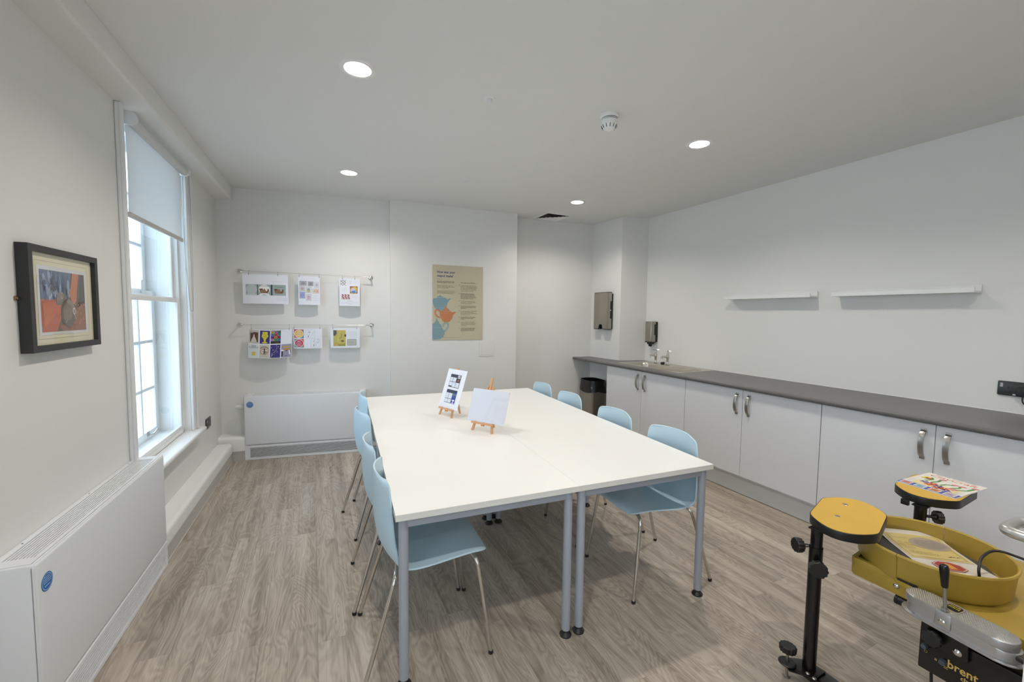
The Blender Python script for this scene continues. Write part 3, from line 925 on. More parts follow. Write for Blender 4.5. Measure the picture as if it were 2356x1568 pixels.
def tap(y, label):
    t = thing('pillar_tap', label, 'tap', (3.625, y, 0.9295), 0, 'chrome pillar taps on the sink')
    m = MB(); m.lathe([(0.0, 0.0), (0.024, 0.0), (0.024, 0.005), (0.016, 0.010), (0.0135, 0.02), (0.0135, 0.072), (0.017, 0.078), (0.017, 0.108), (0.012, 0.116), (0.010, 0.15), (0.0, 0.152)], 20)
    m.build('body', CHROME, t)
    m = MB(); m.tube(fillet([(-0.010, 0, 0.093), (-0.088, 0, 0.098), (-0.092, 0, 0.068)], 0.02), [0.0115] * 7 + [0.012], 14); m.build('spout', CHROME, t)
    m = MB()
    for k in range(2):
        a = pi / 4 + k * pi / 2
        m.tube([(-0.034 * cos(a), -0.034 * sin(a), 0.158), (0, 0, 0.160), (0.034 * cos(a), 0.034 * sin(a), 0.158)], [0.0045, 0.006, 0.0045], 8)
    m.lathe([(0.0, 0.150), (0.012, 0.152), (0.013, 0.160), (0.009, 0.167), (0.0, 0.168)], 16); m.build('cross_handle', CHROME, t)
tap(3.705, 'left chrome pillar tap of the pair, beside the sink bowl'); tap(3.520, 'right chrome pillar tap of the pair, beside the drainer')
t = thing('sink_plug', 'black rubber sink plug lying between the two taps', 'plug', (3.66, 3.63, 0.9265))
m = MB(); m.lathe([(0.0, 0.0), (0.019, 0.0), (0.023, 0.012), (0.024, 0.018), (0.018, 0.021), (0.0, 0.021)], 20); m.build('stopper', BLACKP, t)
m = MB(); m.tube(fillet([(0, 0, 0.020), (0, -0.01, 0.030), (0.02, -0.03, 0.008), (0.055, -0.04, 0.004)], 0.01, 4), 0.0018, 6); m.build('chain', CHROME, t)

# picture ledges
def ledge(x0, L_, label):
    t = wthing('picture_ledge', label, 'shelf', RWm, RWa, x0, 1.652, -0.0005, 'narrow white picture ledges')
    m = MB()
    m.box(0, L_, -0.108, 0, 0.0, 0.013, 0.001, 1); m.build('shelf_board', GLOSS, t)
    m = MB(); m.box(0, L_, -0.120, -0.108, 0.0, 0.032, 0.0015, 1); m.build('front_lip', GLOSS, t)
    m = MB(); m.box(0, L_, -0.014, 0, 0.013, 0.052, 0.001, 1); m.build('back_rail', GLOSS, t)
ledge(1.180, 0.790, 'narrow white wall ledge on the left, nearer the sink'); ledge(2.125, 0.79, 'narrow white wall ledge on the right, nearer the power socket')

# dispensers
t = wthing('paper_towel_dispenser', 'tall steel paper towel dispenser on the side of the column', 'towel dispenser', CBm, CBa, 0.155, 1.303, -0.0005)
W_, Hh, Dd = 0.27, 0.475, 0.088
pr = [(0, 0), (0.09, 0), (0.105, 0.012), (0.108, 0.05), (0.125, 0.062), (0.145, 0.062), (0.160, 0.05), (0.163, 0.012), (0.178, 0), (W_, 0), (W_, Hh), (0, Hh)]
m = MB(); m.T = Matrix.Rotation(pi / 2, 4, 'X'); m.prism(pr, 0.03, Dd - 0.006, 0.0); m.T = None; m.build('dark_body', BLACKP, t, None)
# steel front cover with rounded vertical edges
m = MB(); m.T = Matrix.Rotation(pi / 2, 4, 'X')
pf = [(0.002, 0.008), (0.086, 0.008), (0.100, 0.018), (0.103, 0.058), (0.122, 0.070), (0.148, 0.070), (0.165, 0.058), (0.168, 0.018), (0.182, 0.008), (W_ - 0.002, 0.008), (W_ - 0.002, Hh - 0.006), (0.002, Hh - 0.006)]
m.prism(pf, Dd - 0.006, Dd, 0.003); m.T = None
m.build('steel_cover', STEEL, t)
for xs in (0.0, W_):
    m = MB()
    m.box(xs - 0.002, xs + 0.002, -Dd + 0.004, -0.03, 0.01, Hh - 0.008); m.build('steel_side', STEEL, t, None)
m = MB(); m.box(0.004, W_ - 0.004, -0.03, 0, 0.006, Hh - 0.02, 0.004); m.build('back_plate', BLACKP, t)
m = MB(); m.box(W_ + 0.0015, W_ + 0.0035, -0.055, -0.022, 0.14, 0.36, 0.0008, 1); m.build('sight_window', BLACKP, t)
m = MB(); m.cyl((W_, -0.055, 0.245), (W_ + 0.008, -0.055, 0.245), 0.010, 16); m.build('lock', CHROME, t)
t = wthing('soap_dispenser', 'small steel soap dispenser with black nozzle above the sink', 'soap dispenser', RWm, RWa, 0.092, 1.172, -0.0005)
W_, Hh, Dd = 0.115, 0.245, 0.105
m = MB(); m.T = Matrix.Translation((W_ / 2, -Dd / 2 - 0.012, 0)); m.prism(rrect(W_, Dd - 0.025, 0.02), 0.0, Hh, 0.002); m.T = None; m.build('steel_cover', STEEL, t)
m = MB(); m.box(0.004, W_ - 0.004, -0.022, 0, -0.004, Hh - 0.004, 0.003); m.build('back_plate', BLACKP, t)
m = MB(); m.T = Matrix.Translation((W_ / 2, -Dd / 2 - 0.012, 0)); m.prism(rrect(W_ + 0.001, Dd - 0.024, 0.02), -0.012, 0.0); m.T = None; m.build('base_rim', BLACKP, t)
m = MB(); m.box(0.025, 0.092, -0.088, -0.03, -0.034, -0.01, 0.006); m.tube([(0.057, -0.062, -0.030), (0.057, -0.062, -0.050), (0.057, -0.064, -0.060)], [0.024, 0.021, 0.017], 14); m.build('nozzle', BLACKP, t)
m = MB(); m.box(W_ - 0.0005, W_ + 0.001, -0.060, -0.025, 0.08, 0.21, 0.0004, 1); m.build('sight_window', BLACKP, t)

# waste bin below the worktop end
t = thing('waste_bin', 'steel waste bin with black liner beside the cabinets', 'bin', (3.262, 4.425, 0.0), 0)
t.rotation_euler = (0, 0, radians(-4))
m = MB(); m.T = Matrix.Identity(4)
m.prism(rrect(0.225, 0.315, 0.03), 0.002, 0.575); m.T = None
m.build('body', STEEL, t)
m = MB(); m.prism(rrect(0.231, 0.321, 0.03), 0.001, 0.02); m.build('base', BLACKP, t)
rnd = random.Random(3)
def bag(u, v):
    a = 2 * pi * u
    k = min(1.0, v)
    sx, sy = 0.118, 0.164
    # superellipse cross-section
    c, s = cos(a), sin(a)
    q = (abs(c) ** 4 + abs(s) ** 4) ** -0.25
    z = 0.505 + 0.145 * v
    puff = 1.0 + 0.13 * (1 - v) ** 1.2 * (0.75 + 0.25 * sin(5 * a)) + 0.025 * sin(13 * a + 7 * v) * (1 - v) * (v + .2)
    return (sx * q * c * puff, sy * q * s * puff, z + 0.012 * sin(3 * a + 1) * (1 - v))
m = MB(); m.grid(bag, 64, 10)
def bag_in(u, v):
    a = 2 * pi * u; c, s = cos(a), sin(a); q = (abs(c) ** 4 + abs(s) ** 4) ** -0.25
    return (0.113 * q * c, 0.159 * q * s, 0.652 - 0.12 * v)
m.grid(bag_in, 64, 2)
m.grid(lambda u, v: ((0.118 - 0.005 * v) * (abs(cos(2 * pi * u)) ** 4 + abs(sin(2 * pi * u)) ** 4) ** -0.25 * cos(2 * pi * u), (0.164 - 0.005 * v) * (abs(cos(2 * pi * u)) ** 4 + abs(sin(2 * pi * u)) ** 4) ** -0.25 * sin(2 * pi * u), 0.650 + 0.003 * sin(pi * v)), 64, 2)
tag(m.build('bin_liner', BINBAG, t, 50), 'wrinkled black bin bag')

# sockets
def socket(Mx, a, x, z, w, h_, label, plug=False):
    t = wthing('power_socket', label, 'socket', Mx, a, x, z, -0.0005, 'dark double power sockets')
    FACE = mat('black_nickel_plate', S(66, 68, 67), 0.3, metal=0.4, var=0.02)
    m = MB(); m.T = Matrix.Rotation(pi / 2, 4, 'X'); m.prism([(p[0] + w / 2, p[1] + h_ / 2) for p in rrect(w, h_, 0.006)], 0.0, 0.009, 0.002); m.T = None; m.build('face_plate', FACE, t)
    for k in (0, 1):
        cx = w * (0.29 if k == 0 else 0.71); sx = w * (0.11 if k == 0 else 0.89)
        m = MB(); m.box(sx - 0.006, sx + 0.006, -0.0125, -0.008, h_ * 0.58, h_ * 0.86, 0.001, 1); m.build('switch', mat('grey_switch', S(178, 172, 174), 0.4, var=0.0), t)
        m = MB(); m.box(cx - 0.003, cx + 0.003, -0.0098, -0.0085, h_ * 0.50, h_ * 0.60)
        for s_ in (-1, 1): m.box(cx + s_ * 0.011 - 0.004, cx + s_ * 0.011 + 0.004, -0.0098, -0.0085, h_ * 0.255, h_ * 0.30)
        m.build('pin_holes', DARK, t, None)
    m = MB(); m.box(w * 0.5 - 0.012, w * 0.5 + 0.012, -0.0096, -0.0085, h_ * 0.06, h_ * 0.15); m.build('label_plate', mat('pale_label', S(210, 214, 220), 0.4, var=0.0), t, None)
    return t
socket(RWm, RWa, 3.016, 1.027, 0.150, 0.087, 'dark double power socket above the worktop, partly cut off at the photo edge')
t = wthing('mains_plug', 'black mains plug in the right half of the socket above the worktop', 'plug', RWm, RWa, 3.016 + 0.1065, 1.027 + 0.03, -0.011)
m = MB(); m.box(-0.026, 0.026, -0.026, 0.001, -0.027, 0.026, 0.005, 3); m.build('body', BLACKP, t)
m = MB(); m.tube(fillet([(0, -0.013, -0.026), (0, -0.014, -0.06), (0.03, -0.02, -0.09), (0.12, -0.03, -0.112)], 0.03), 0.0035, 8); m.build('cord', BLACKP, t)
socket(LWm, LWa, 1.420, 0.437, 0.150, 0.087, 'dark double power socket low on the window wall')

# ================================================================== HANGING PICTURES ON THE BACK WALL
def rail(x0, x1, z0, z1, label):
    t = wthing('picture_wire', label, 'hanging wire', BWm, BWa, 0, 0, 0, 'wire picture rails')
    for k, (x, z) in enumerate(((x0, z0), (x1, z1))):
        m = MB(); m.T = Matrix.Translation((x, -0.0005, z)) @ Matrix.Rotation(pi / 2, 4, 'X')
        m.lathe([(0.0, 0.0), (0.021, 0.0), (0.023, 0.003), (0.022, 0.007), (0.012, 0.009), (0.008, 0.012), (0.008, 0.074), (0.0, 0.075)], 24); m.T = None
        e = m.build('wall_bracket', CHROME, t)
        d = 1 if k == 0 else -1
        m = MB(); m.cyl((x + d * 0.005, -0.070, z), (x + d * 0.06, -0.070, z + (z1 - z0) * d * 0.055 / (x1 - x0)), 0.0035, 10); m.build('tensioner', CHROME, t)
    m = MB(); m.cyl((x0, -0.070, z0), (x1, -0.070, z1), 0.0013, 6); m.build('wire', SATIN, t)
    return t
rail(0.060, 1.304, 1.879, 1.857, 'upper steel picture wire stretched across the back wall'); rail(0.052, 1.309, 1.344, 1.345, 'lower steel picture wire stretched across the back wall')
def sheet(x0, x1, z0, z1, label, clips, bow=0.012, sag=0.0, curl=0.0, tilt=0.0):
    """a hung sheet with rounded corners; returns thing and mapping"""
    w, h_ = x1 - x0, z1 - z0
    t = wthing('pinned_sheet', label, 'drawing', BWm, BWa, x0, z0, -0.074, 'drawings clipped to the wires')
    def fn(u, v, l=0.0):
        a, b = u / w, v / h_
        y = -bow * sin(pi * a) * (1 - b) * 0.9 + curl * (1 - b) ** 2 - l
        z = v - sag * sin(pi * a) * (0.35 + 0.65 * b)
        return (u + tilt * (v - h_), y, z)
    m = MB(); m.grid(lambda a, b: fn(a * w, b * h_), 14, 10); m.grid(lambda a, b: Vector(fn(a * w, b * h_)) + Vector((0, 0.0006, 0)), 14, 10)
    m.build('paper', PAPER, t, 60)
    for c, zt in clips:
        m = MB(); m.box(c - 0.003, c + 0.003, -0.003, 0.006, h_ - 0.012 , h_ + 0.006, 0.001, 1); m.tube([(c, 0.002, h_ + 0.004), (c, 0.003, zt - z0)], 0.0014, 6)
        m.tube([(c + 0.004 * cos(q), 0.003, zt - z0 + 0.003 + 0.004 * sin(q)) for q in [2 * pi * i / 8 for i in range(9)]], 0.001, 5)
        m.build('clip', SATIN, t)
    return t, fn, w, h_
K = ink
WH = K(238, 238, 236); GR = K(150, 150, 155); LG = K(190, 190, 198); DK = K(60, 58, 58)

# 1: A3 sheet with three teal panels
t, fn, w, h_ = sheet(0.105, 0.511, 1.556, 1.850, 'wide white sheet with three green panels, first on the upper wire', ((0.055, 1.877), (0.315, 1.873)), curl=0.006)
P = Print(fn)
tl = K(158, 174, 170); nv = K(58, 72, 92); br = K(120, 84, 66); tan = K(150, 110, 78)
py0, py1 = 0.085, 0.192
P.rect(0.028, py0, 0.384, py1, tl); P.up(1)
P.rect(0.128, py0, 0.136, py1, K(70, 92, 92)); P.rect(0.250, py0, 0.264, py1, nv)
for k, cx in enumerate((0.079, 0.192, 0.323)):
    P.up(1)
    if k < 2:
        P.ell(cx, 0.143, 0.050, 0.048, K(190, 198, 200) if k == 0 else WH, 26)
        P.poly([(cx - 0.030, 0.105), (cx + 0.030, 0.105), (cx + 0.052, py0 - 0.001), (cx - 0.052, py0 - 0.001)], K(200, 204, 210) if k == 0 else WH)
    if k > 0:
        P.up(2)
        P.poly([(cx - 0.046, 0.150), (cx - 0.014, 0.152), (cx - 0.012, 0.135), (cx - 0.006, 0.148), (cx + 0.006, 0.148), (cx + 0.012, 0.125), (cx + 0.026, 0.128), (cx + 0.028, 0.148), (cx + 0.040, 0.147), (cx + 0.042, 0.126), (cx + 0.030, 0.106), (cx - 0.034, 0.106)], br)
        P.up(3); P.ell(cx + 0.001, 0.128, 0.012, 0.018, tan, 12); P.ell(cx - 0.022, 0.122, 0.012, 0.014, K(140, 120, 78), 12); P.rect(cx - 0.044, 0.143, cx - 0.015, 0.150, K(96, 66, 56))
        P.text('THE OLD POMONA', cx, 0.165 if k == 2 else 0.172, 0.0115, DK, 'CENTER', sx=0.8)
P.up(1); P.scrib(0.25, 0.215, 0.35, 0.228, LG, 1); P.scrib(0.29, 0.030, 0.40, 0.068, LG, 3)
P.build('drawing', t)

# 2: portrait sheet with eight little boxed designs
t, fn, w, h_ = sheet(0.604, 0.807, 1.553, 1.845, 'portrait white sheet with eight small boxed sketches, second on the upper wire', ((0.010, 1.868), (0.196, 1.865)), bow=0.016)
P = Print(fn)
boxes = [(.012, .195, .080, .243, GR), (.090, .192, .142, .240, K(140, 142, 146)), (.150, .174, .195, .237, LG), (.012, .140, .064, .188, K(186, 176, 176)), (.072, .122, .122, .184, K(150, 160, 172)), (.132, .117, .194, .166, K(196, 180, 176)), (.012, .066, .064, .132, K(150, 140, 178)), (.074, .044, .122, .110, K(166, 176, 178))]
cols = [K(176, 176, 182), K(168, 170, 174), K(220, 222, 228), K(214, 206, 206), K(222, 222, 218), K(226, 216, 214), K(180, 176, 214), K(222, 216, 222)]
rn = random.Random(4)
for (a, b_, c, d, col), f in zip(boxes, cols):
    P.up(0); P.rect(a, b_, c, d, f); P.up(1); P.frame(a, b_, c, d, 0.0022, col)
    P.up(1); P.ell((a + c) / 2, (b_ + d) / 2, (c - a) * .28, (d - b_) * .25, col, 12); P.scrib(a + .006, b_ + .006, c - .006, d - .006, col, 4, rn)
P.up(2); P.rect(.030, .075, .046, .124, K(150, 170, 222)); P.ell(.097, .140, .014, .012, K(190, 180, 130), 12); P.ell(.098, .070, .013, .016, K(220, 170, 200), 12)
P.rect(.158, .125, .172, .155, K(224, 200, 150)); P.rect(.176, .125, .186, .155, K(214, 160, 160))
for k in range(4): P.scrib(.132, .040 + k * .017, .194, .050 + k * .017, K(140, 142, 156), 1, rn)
P.scrib(.05, .262, .17, .272, LG, 1, rn); P.scrib(.012, .252, .06, .262, LG, 1, rn)
P.build('drawing', t)

# 3: portrait sheet with lattice, rainbow square and red figures
t, fn, w, h_ = sheet(0.992, 1.197, 1.548, 1.837, 'portrait white sheet with lattice and rainbow square, third on the upper wire', ((0.032, 1.861), (0.155, 1.859)), bow=0.014)
P = Print(fn); gold = K(120, 112, 92)
for k in range(-1, 3):
    pass
for i in range(3):
    c0 = .014 + i * .026
for a, b_ in (((.012, .270), (.066, .214)), ((.012, .248), (.040, .272)), ((.012, .222), (.068, .270)), ((.034, .214), (.068, .246)), ((.012, .240), (.038, .214)), ((.040, .272), (.068, .242))):
    P.line([a, b_], .0042, gold)
P.scrib(.08, .225, .13, .270, K(160, 168, 182), 4, rn); P.scrib(.14, .245, .19, .262, LG, 2, rn)
P.rect(.106, .133, .182, .208, K(158, 92, 88)); P.up(1); P.ell(.144, .166, .036, .038, K(206, 160, 60), 20); P.up(2); P.ell(.138, .166, .026, .026, K(196, 200, 212), 16); P.ell(.158, .188, .018, .014, K(226, 196, 70), 12); P.up(3); P.ell(.146, .150, .026, .013, K(70, 140, 206), 16); P.ell(.164, .152, .010, .009, K(120, 176, 224), 10)
for k in range(3):
    cx = .036 + k * .028
    P.up(0); P.rect(cx - .014, .068, cx + .013, .122, K(206, 196, 200))
    P.up(1); P.line([(cx - .008, .120), (cx + .002, .108), (cx - .006, .096), (cx + .006, .086), (cx + .010, .072)], .008, K(158, 48, 60)); P.ell(cx, .114, .006, .006, K(158, 48, 60), 10); P.line([(cx - .006, .072), (cx - .004, .092)], .003, K(130, 130, 150))
P.ring(.055, .170, .026, .024, .0012, LG, 20); P.line([(.05, .160), (.062, .186)], .003, LG); P.ring(.103, .038, .032, .020, .0015, GR, 20); P.ring(.103, .038, .016, .013, .001, GR, 16)
P.scrib(.118, .088, .185, .118, LG, 3, rn); P.scrib(.015, .020, .065, .045, LG, 2, rn); P.scrib(.140, .020, .190, .048, LG, 2, rn)
P.build('drawing', t)

# 4: eight coloured beer-label designs
t, fn, w, h_ = sheet(0.148, 0.539, 1.016, 1.306, 'large sheet of eight colourful label designs, first on the lower wire', ((0.022, 1.344), (0.365, 1.344)), bow=0.030, sag=0.016, curl=-0.012, tilt=0.03)
P = Print(fn)
c4 = w / 4; r2 = h_ / 2
def cell(i, j): return (i * c4 + .004, j * r2 + .004, (i + 1) * c4 - .004, (j + 1) * r2 - .006)
a = cell(0, 1); P.rect(*a, K(196, 192, 180)); P.up(1); P.rect(a[0] + .012, a[1] + .014, a[2] - .008, a[3] - .022, K(92, 60, 50)); P.up(2)
cx = (a[0] + a[2]) / 2
P.poly([(cx - .026, a[1] + .010), (cx + .026, a[1] + .010), (cx + .022, a[1] + .035), (cx + .006, a[1] + .070), (cx + .005, a[1] + .090), (cx - .005, a[1] + .090), (cx - .006, a[1] + .070), (cx - .022, a[1] + .035)], K(206, 204, 190))
P.rect(a[0] + .014, a[3] - .030, a[0] + .036, a[3] - .026, WH)
a = cell(1, 1); P.up(0); P.rect(*a, K(58, 46, 122)); P.up(1); cx = (a[0] + a[2]) / 2; ye = K(214, 204, 54)
P.poly([(cx - .022, a[3] - .012), (cx + .022, a[3] - .012), (cx + .028, a[3] - .040), (cx + .030, a[3] - .062), (cx + .012, a[3] - .084), (cx + .006, a[1] + .018), (cx - .006, a[1] + .018), (cx - .012, a[3] - .084), (cx - .030, a[3] - .062), (cx - .026, a[3] - .040)], ye)
P.ell(cx, a[1] + .012, .026, .008, ye, 18); P.up(2)
for k, (dx, dy) in enumerate(((-.01, .03), (.008, .045), (0, .06), (.014, .062), (-.014, .055))): P.line([(cx + dx, a[3] - dy), (cx + dx + .003, a[3] - dy - .009)], .003, K(70, 60, 40))
P.poly([(cx + .018, a[3] - .034), (cx + .030, a[3] - .030), (cx + .030, a[3] - .046)], K(58, 46, 122)); P.poly([(cx - .018, a[3] - .034), (cx - .032, a[3] - .028), (cx - .032, a[3] - .044)], K(58, 46, 122))
a = cell(2, 1); P.up(0); P.rect(*a, K(74, 56, 96)); P.up(1)
cs = [(214, 196, 50), (186, 120, 170), (66, 138, 66), (70, 150, 196), (206, 76, 44), (70, 160, 160), (96, 56, 130), (222, 140, 50), (170, 40, 96), (206, 150, 196), (90, 156, 70), (56, 140, 190)]
for k, c in enumerate(cs):
    i, j = k % 3, k // 3
    bx, by = a[0] + .003 + i * .029, a[3] - .028 - j * .026
    P.up(1); P.rect(bx, by, bx + .026, by + .022, K(*c)); P.up(2); P.rect(bx + .006, by + .006, bx + .020, by + .016, K(c[0] // 2, c[1] // 2, c[2] // 2))
P.up(1); P.rect(a[0], a[1], a[2], a[1] + .022, K(36, 34, 36)); P.up(2); P.scrib(a[0] + .035, a[1] + .004, a[2] - .004, a[1] + .014, K(220, 200, 60), 1, rn)
a = cell(3, 1); P.up(0); P.scrib(a[0] + .004, a[3] - .014, a[0] + .04, a[3] - .006, LG, 1, rn)
a = cell(0, 0); P.rect(*a, K(214, 222, 220)); P.up(1); pu = K(84, 82, 128); cx = (a[0] + a[2]) / 2
P.text('OLD', cx, a[3] - .022, .022, pu, 'CENTER'); P.text('POMONA', cx, a[3] - .038, .020, pu, 'CENTER'); P.rect(cx - .016, a[1] + .022, cx + .018, a[1] + .060, K(214, 194, 96))
a = cell(1, 0); P.up(0); P.rect(*a, K(200, 196, 182)); P.up(1); cx = (a[0] + a[2]) / 2; P.ell(cx, a[1] + .066, .040, .036, K(186, 158, 140), 22); P.up(2); P.ell(cx - .014, a[1] + .064, .012, .018, K(214, 206, 196), 12); P.ell(cx + .016, a[1] + .074, .014, .013, K(212, 208, 202), 12); P.up(3)
P.rect(cx - .005, a[1] + .040, cx + .006, a[1] + .095, K(80, 74, 70)); P.rect(cx - .016, a[1] + .060, cx + .022, a[1] + .066, K(80, 74, 70)); P.line([(cx - .044 * cos(q), a[1] + .072 + .042 * sin(q)) for q in [radians(d) for d in range(35, 146, 10)]], .006, K(70, 66, 64)); P.scrib(cx - .008, a[1] + .010, cx + .038, a[1] + .020, K(110, 104, 98), 1, rn)
a = cell(2, 0); P.up(0); P.rect(*a, K(54, 50, 118)); P.up(1)
for k in range(15): P.ell(a[0] + .008 + .078 * rn.random(), a[1] + .008 + .118 * ((k + rn.random()) / 15), .0036, .0050, K(196, 188, 160), 8)
a = cell(3, 0); P.up(0); P.rect(*a, K(150, 150, 172)); P.up(1); P.rect(a[0] + .012, a[3] - .034, a[2] - .010, a[3] - .020, K(196, 160, 84)); P.rect(a[0] + .014, a[3] - .062, a[2] - .012, a[3] - .044, K(190, 142, 74))
P.rect(a[0] + .004, a[1] + .010, a[0] + .016, a[1] + .066, K(44, 42, 44)); P.ell(a[0] + .012, a[1] + .070, .012, .009, WH, 12); P.poly([(a[0] + .036, a[1] + .078), (a[0] + .060, a[1] + .078), (a[0] + .048, a[1] + .060)], K(44, 42, 44)); P.line([(a[2] - .018, a[1] + .070), (a[2] - .012, a[1] + .028)], .012, WH); P.line([(a[2] - .010, a[1] + .072), (a[2] - .007, a[1] + .040)], .005, K(44, 42, 44))
P.rect(a[0] + .032, a[1] + .010, a[0] + .056, a[1] + .015, K(44, 42, 44))
P.build('drawing', t)

# 5: two round label designs and two line patterns
t, fn, w, h_ = sheet(0.551, 0.820, 1.105, 1.315, 'white sheet with a yellow and a red round label, second on the lower wire', ((0.006, 1.3445), (0.250, 1.345)), bow=0.012, sag=0.006)
P = Print(fn)
for k, (bg, fg) in enumerate((((196, 90, 100), (222, 184, 84)), ((120, 150, 152), (188, 46, 88)))):
    y0 = .108 if k == 0 else .010
    x0, s_ = .006, .090
    P.up(0); P.rect(x0, y0, x0 + s_, y0 + s_, K(*bg)); P.up(1)
    P.poly([(x0 + s_, y0), (x0 + s_, y0 + s_), (x0 + s_ * .5, y0 + s_)] if k else [(x0 + s_, y0), (x0 + s_, y0 + s_), (x0 + s_ * .4, y0)], K(206, 100, 80) if k else K(96, 130, 170))
    P.up(2); P.ell(x0 + s_ / 2, y0 + s_ / 2, s_ * .47, s_ * .47, WH, 26); P.up(3); P.ell(x0 + s_ / 2, y0 + s_ / 2, s_ * .42, s_ * .42, K(*fg), 26); P.up(4)
    for j, (n_, yy, wd) in enumerate(((4, .64, .20), (4, .42, .30), (5, .20, .26))):
        for i in range(n_):
            xx = x0 + s_ / 2 + (i - (n_ - 1) / 2) * wd * s_ * 2 / n_
            P.line([(xx - .004, y0 + s_ * yy), (xx - .001, y0 + s_ * (yy + .15)), (xx + .003, y0 + s_ * (yy + .02)), (xx + .004, y0 + s_ * (yy + .16))], .0026, WH)
for (x0, y0) in ((.112, .108), (.162, .012)):
    P.up(0); P.frame(x0, y0, x0 + .088, y0 + .088, .0014, K(160, 160, 176)); P.up(1)
    for k in range(14):
        xx, yy = x0 + .010 + .066 * rn.random(), y0 + .010 + .066 * rn.random()
        P.line([(xx, yy), (xx + .008 * (rn.random() - .3), yy + .010)], .0018, K(110, 116, 128))
    P.rect(x0 + .026, y0 + .010, x0 + .031, y0 + .030, K(60, 66, 66)); P.rect(x0 + .030, y0 + .055, x0 + .033, y0 + .072, K(90, 96, 100))
P.build('drawing', t)

# 6: yellow photo print with framed note
t, fn, w, h_ = sheet(0.901, 1.190, 1.106, 1.315, 'white sheet with a yellow picture and a framed note, third on the lower wire', ((0.024, 1.345), (0.262, 1.345)), bow=0.010)
P = Print(fn)
P.rect(.028, .018, .150, .186, K(192, 180, 98)); P.up(1)
P.poly([(.028, .130), (.046, .126), (.062, .150), (.058, .186), (.028, .186)], K(100, 90, 86)); P.poly([(.060, .060), (.086, .186), (.104, .186), (.076, .060)], K(206, 192, 110))
P.line([(.088, .146), (.110, .146), (.104, .104), (.080, .104)], .004, K(96, 84, 56)); P.ell(.118, .072, .016, .008, K(96, 84, 60), 10); P.ell(.146, .130, .010, .014, K(96, 84, 60), 10)
for k in range(5): P.line([(.078 + k * .014, .020), (.082 + k * .014, .042)], .004, K(70, 60, 46))
P.rect(.028, .018, .070, .066, K(196, 170, 84)); P.rect(.110, .170, .150, .186, K(206, 186, 90))
P.up(0)
for k in range(6): P.scrib(.160, .100 + k * .013, .276, .110 + k * .013, K(160, 160, 172), 1, rn)
P.rect(.164, .026, .254, .090, K(190, 188, 182)); P.up(1); P.frame(.164, .026, .254, .090, .003, K(84, 82, 80)); P.scrib(.172, .050, .246, .066, K(90, 90, 88), 1, rn); P.scrib(.180, .036, .220, .046, K(140, 140, 136), 1, rn); P.scrib(.180, .072, .240, .082, K(150, 150, 146), 1, rn)
P.build('drawing', t)

# ------------------------------------------------------------------ teapot poster
PO = mat('poster_card', S(196, 187, 160), 0.5, var=0.01)
t = wthing('poster', 'beige teapot-making poster on the chimney breast', 'poster', CHm, CHa, 0.457, 1.178, -0.0005)
m = MB(); m.box(0, 0.598, -0.006, 0, 0, 0.852, 0.0015, 1); m.build('board', PO, t, None)
P = Print(lambda u, v, l: (u, -0.006 - l, v))
bl2, tx1, tx2 = K(70, 76, 138), K(70, 60, 44), K(104, 94, 74)
P.text('How was your', 0.052, 0.760, 0.040, bl2, bold=0.012, sx=0.88); P.text('teapot made?', 0.052, 0.718, 0.040, bl2, bold=0.012, sx=0.88)
P.rect(0.052, 0.694, 0.125, 0.6955, tx2)
P.text('Samuel Bell made teapots in the Lower\nStreet factory between 1724 and 1744.', 0.052, 0.665, 0.0146, tx1, bold=0.012, sx=0.86)
P.text("One type of teapot that he made was\n'redware', which was fired, approximately\nfirst used in the late 1690s.", 0.052, 0.618, 0.0138, tx2, sx=0.86)
P.text('Teapots were much smaller because tea was\nexpensive. The teapots were often shaped by\nhand, from a mould or with clay that was...', 0.052, 0.556, 0.0138, tx2, sx=0.82)
P.text('How to make a Samuel Bell teapot', 0.328, 0.656, 0.0142, tx1, bold=0.012, sx=0.86)
yy = 0.628
paras = [(0, 6, 'To make the teapot body, soft clay was\nthrown onto a potters wheel and shaped by\nhand into a round hollow shape, often using\na tool called a rib to smooth the surface.\nThe body was left to dry until it was hard\nenough to be trimmed into shape.'),
         (1, 5, 'Bell fastened small, six sided spouts.\nThe ones with seams like these were\nfinished until they were perfect so that\nwater poured well to catch the tea leaves\nbefore they ended up in the cup.'),
         (0, 3, 'Before the spout was attached to the\nteapot, holes in the body were punched\ninto the body to strain the tea.'),
         (1, 3, 'The surface was scratched and the spout\nattached to the body using slip (a mix of\nclay and water).'),
         (0, 4, 'A wooden tool was used to check the fit of\nthe lid, turning it until it sat neatly.\nMade to fit the rim, no two lids were alike\nfrom one pot to the next.'),
         (1, 3, 'The teapot handle was made by rolling\na piece of clay. It was then shaped\nto a strip.'),
         (0, 4, 'A glaze was applied to the inside and\noutside of the teapot. This stopped water\nsoaking into the clay, so it made it easy\nthrough to pour.'),
         (1, 3, 'In the 17th century, the teapots would\nhave been quite plain and most often\nsimply decorated with a white sprig.')]
for bold, n_, s_ in paras:
    P.ell(0.312, yy + 0.005, 0.0035, 0.0035, tx1, 8)
    P.text(s_, 0.328, yy, 0.0136, tx1 if bold else tx2, bold=0.012 if bold else 0.0, sx=0.82)
    yy -= n_ * 0.0136 + 0.0165
P.rect(0.06, 0.028, 0.33, 0.0295, tx2)
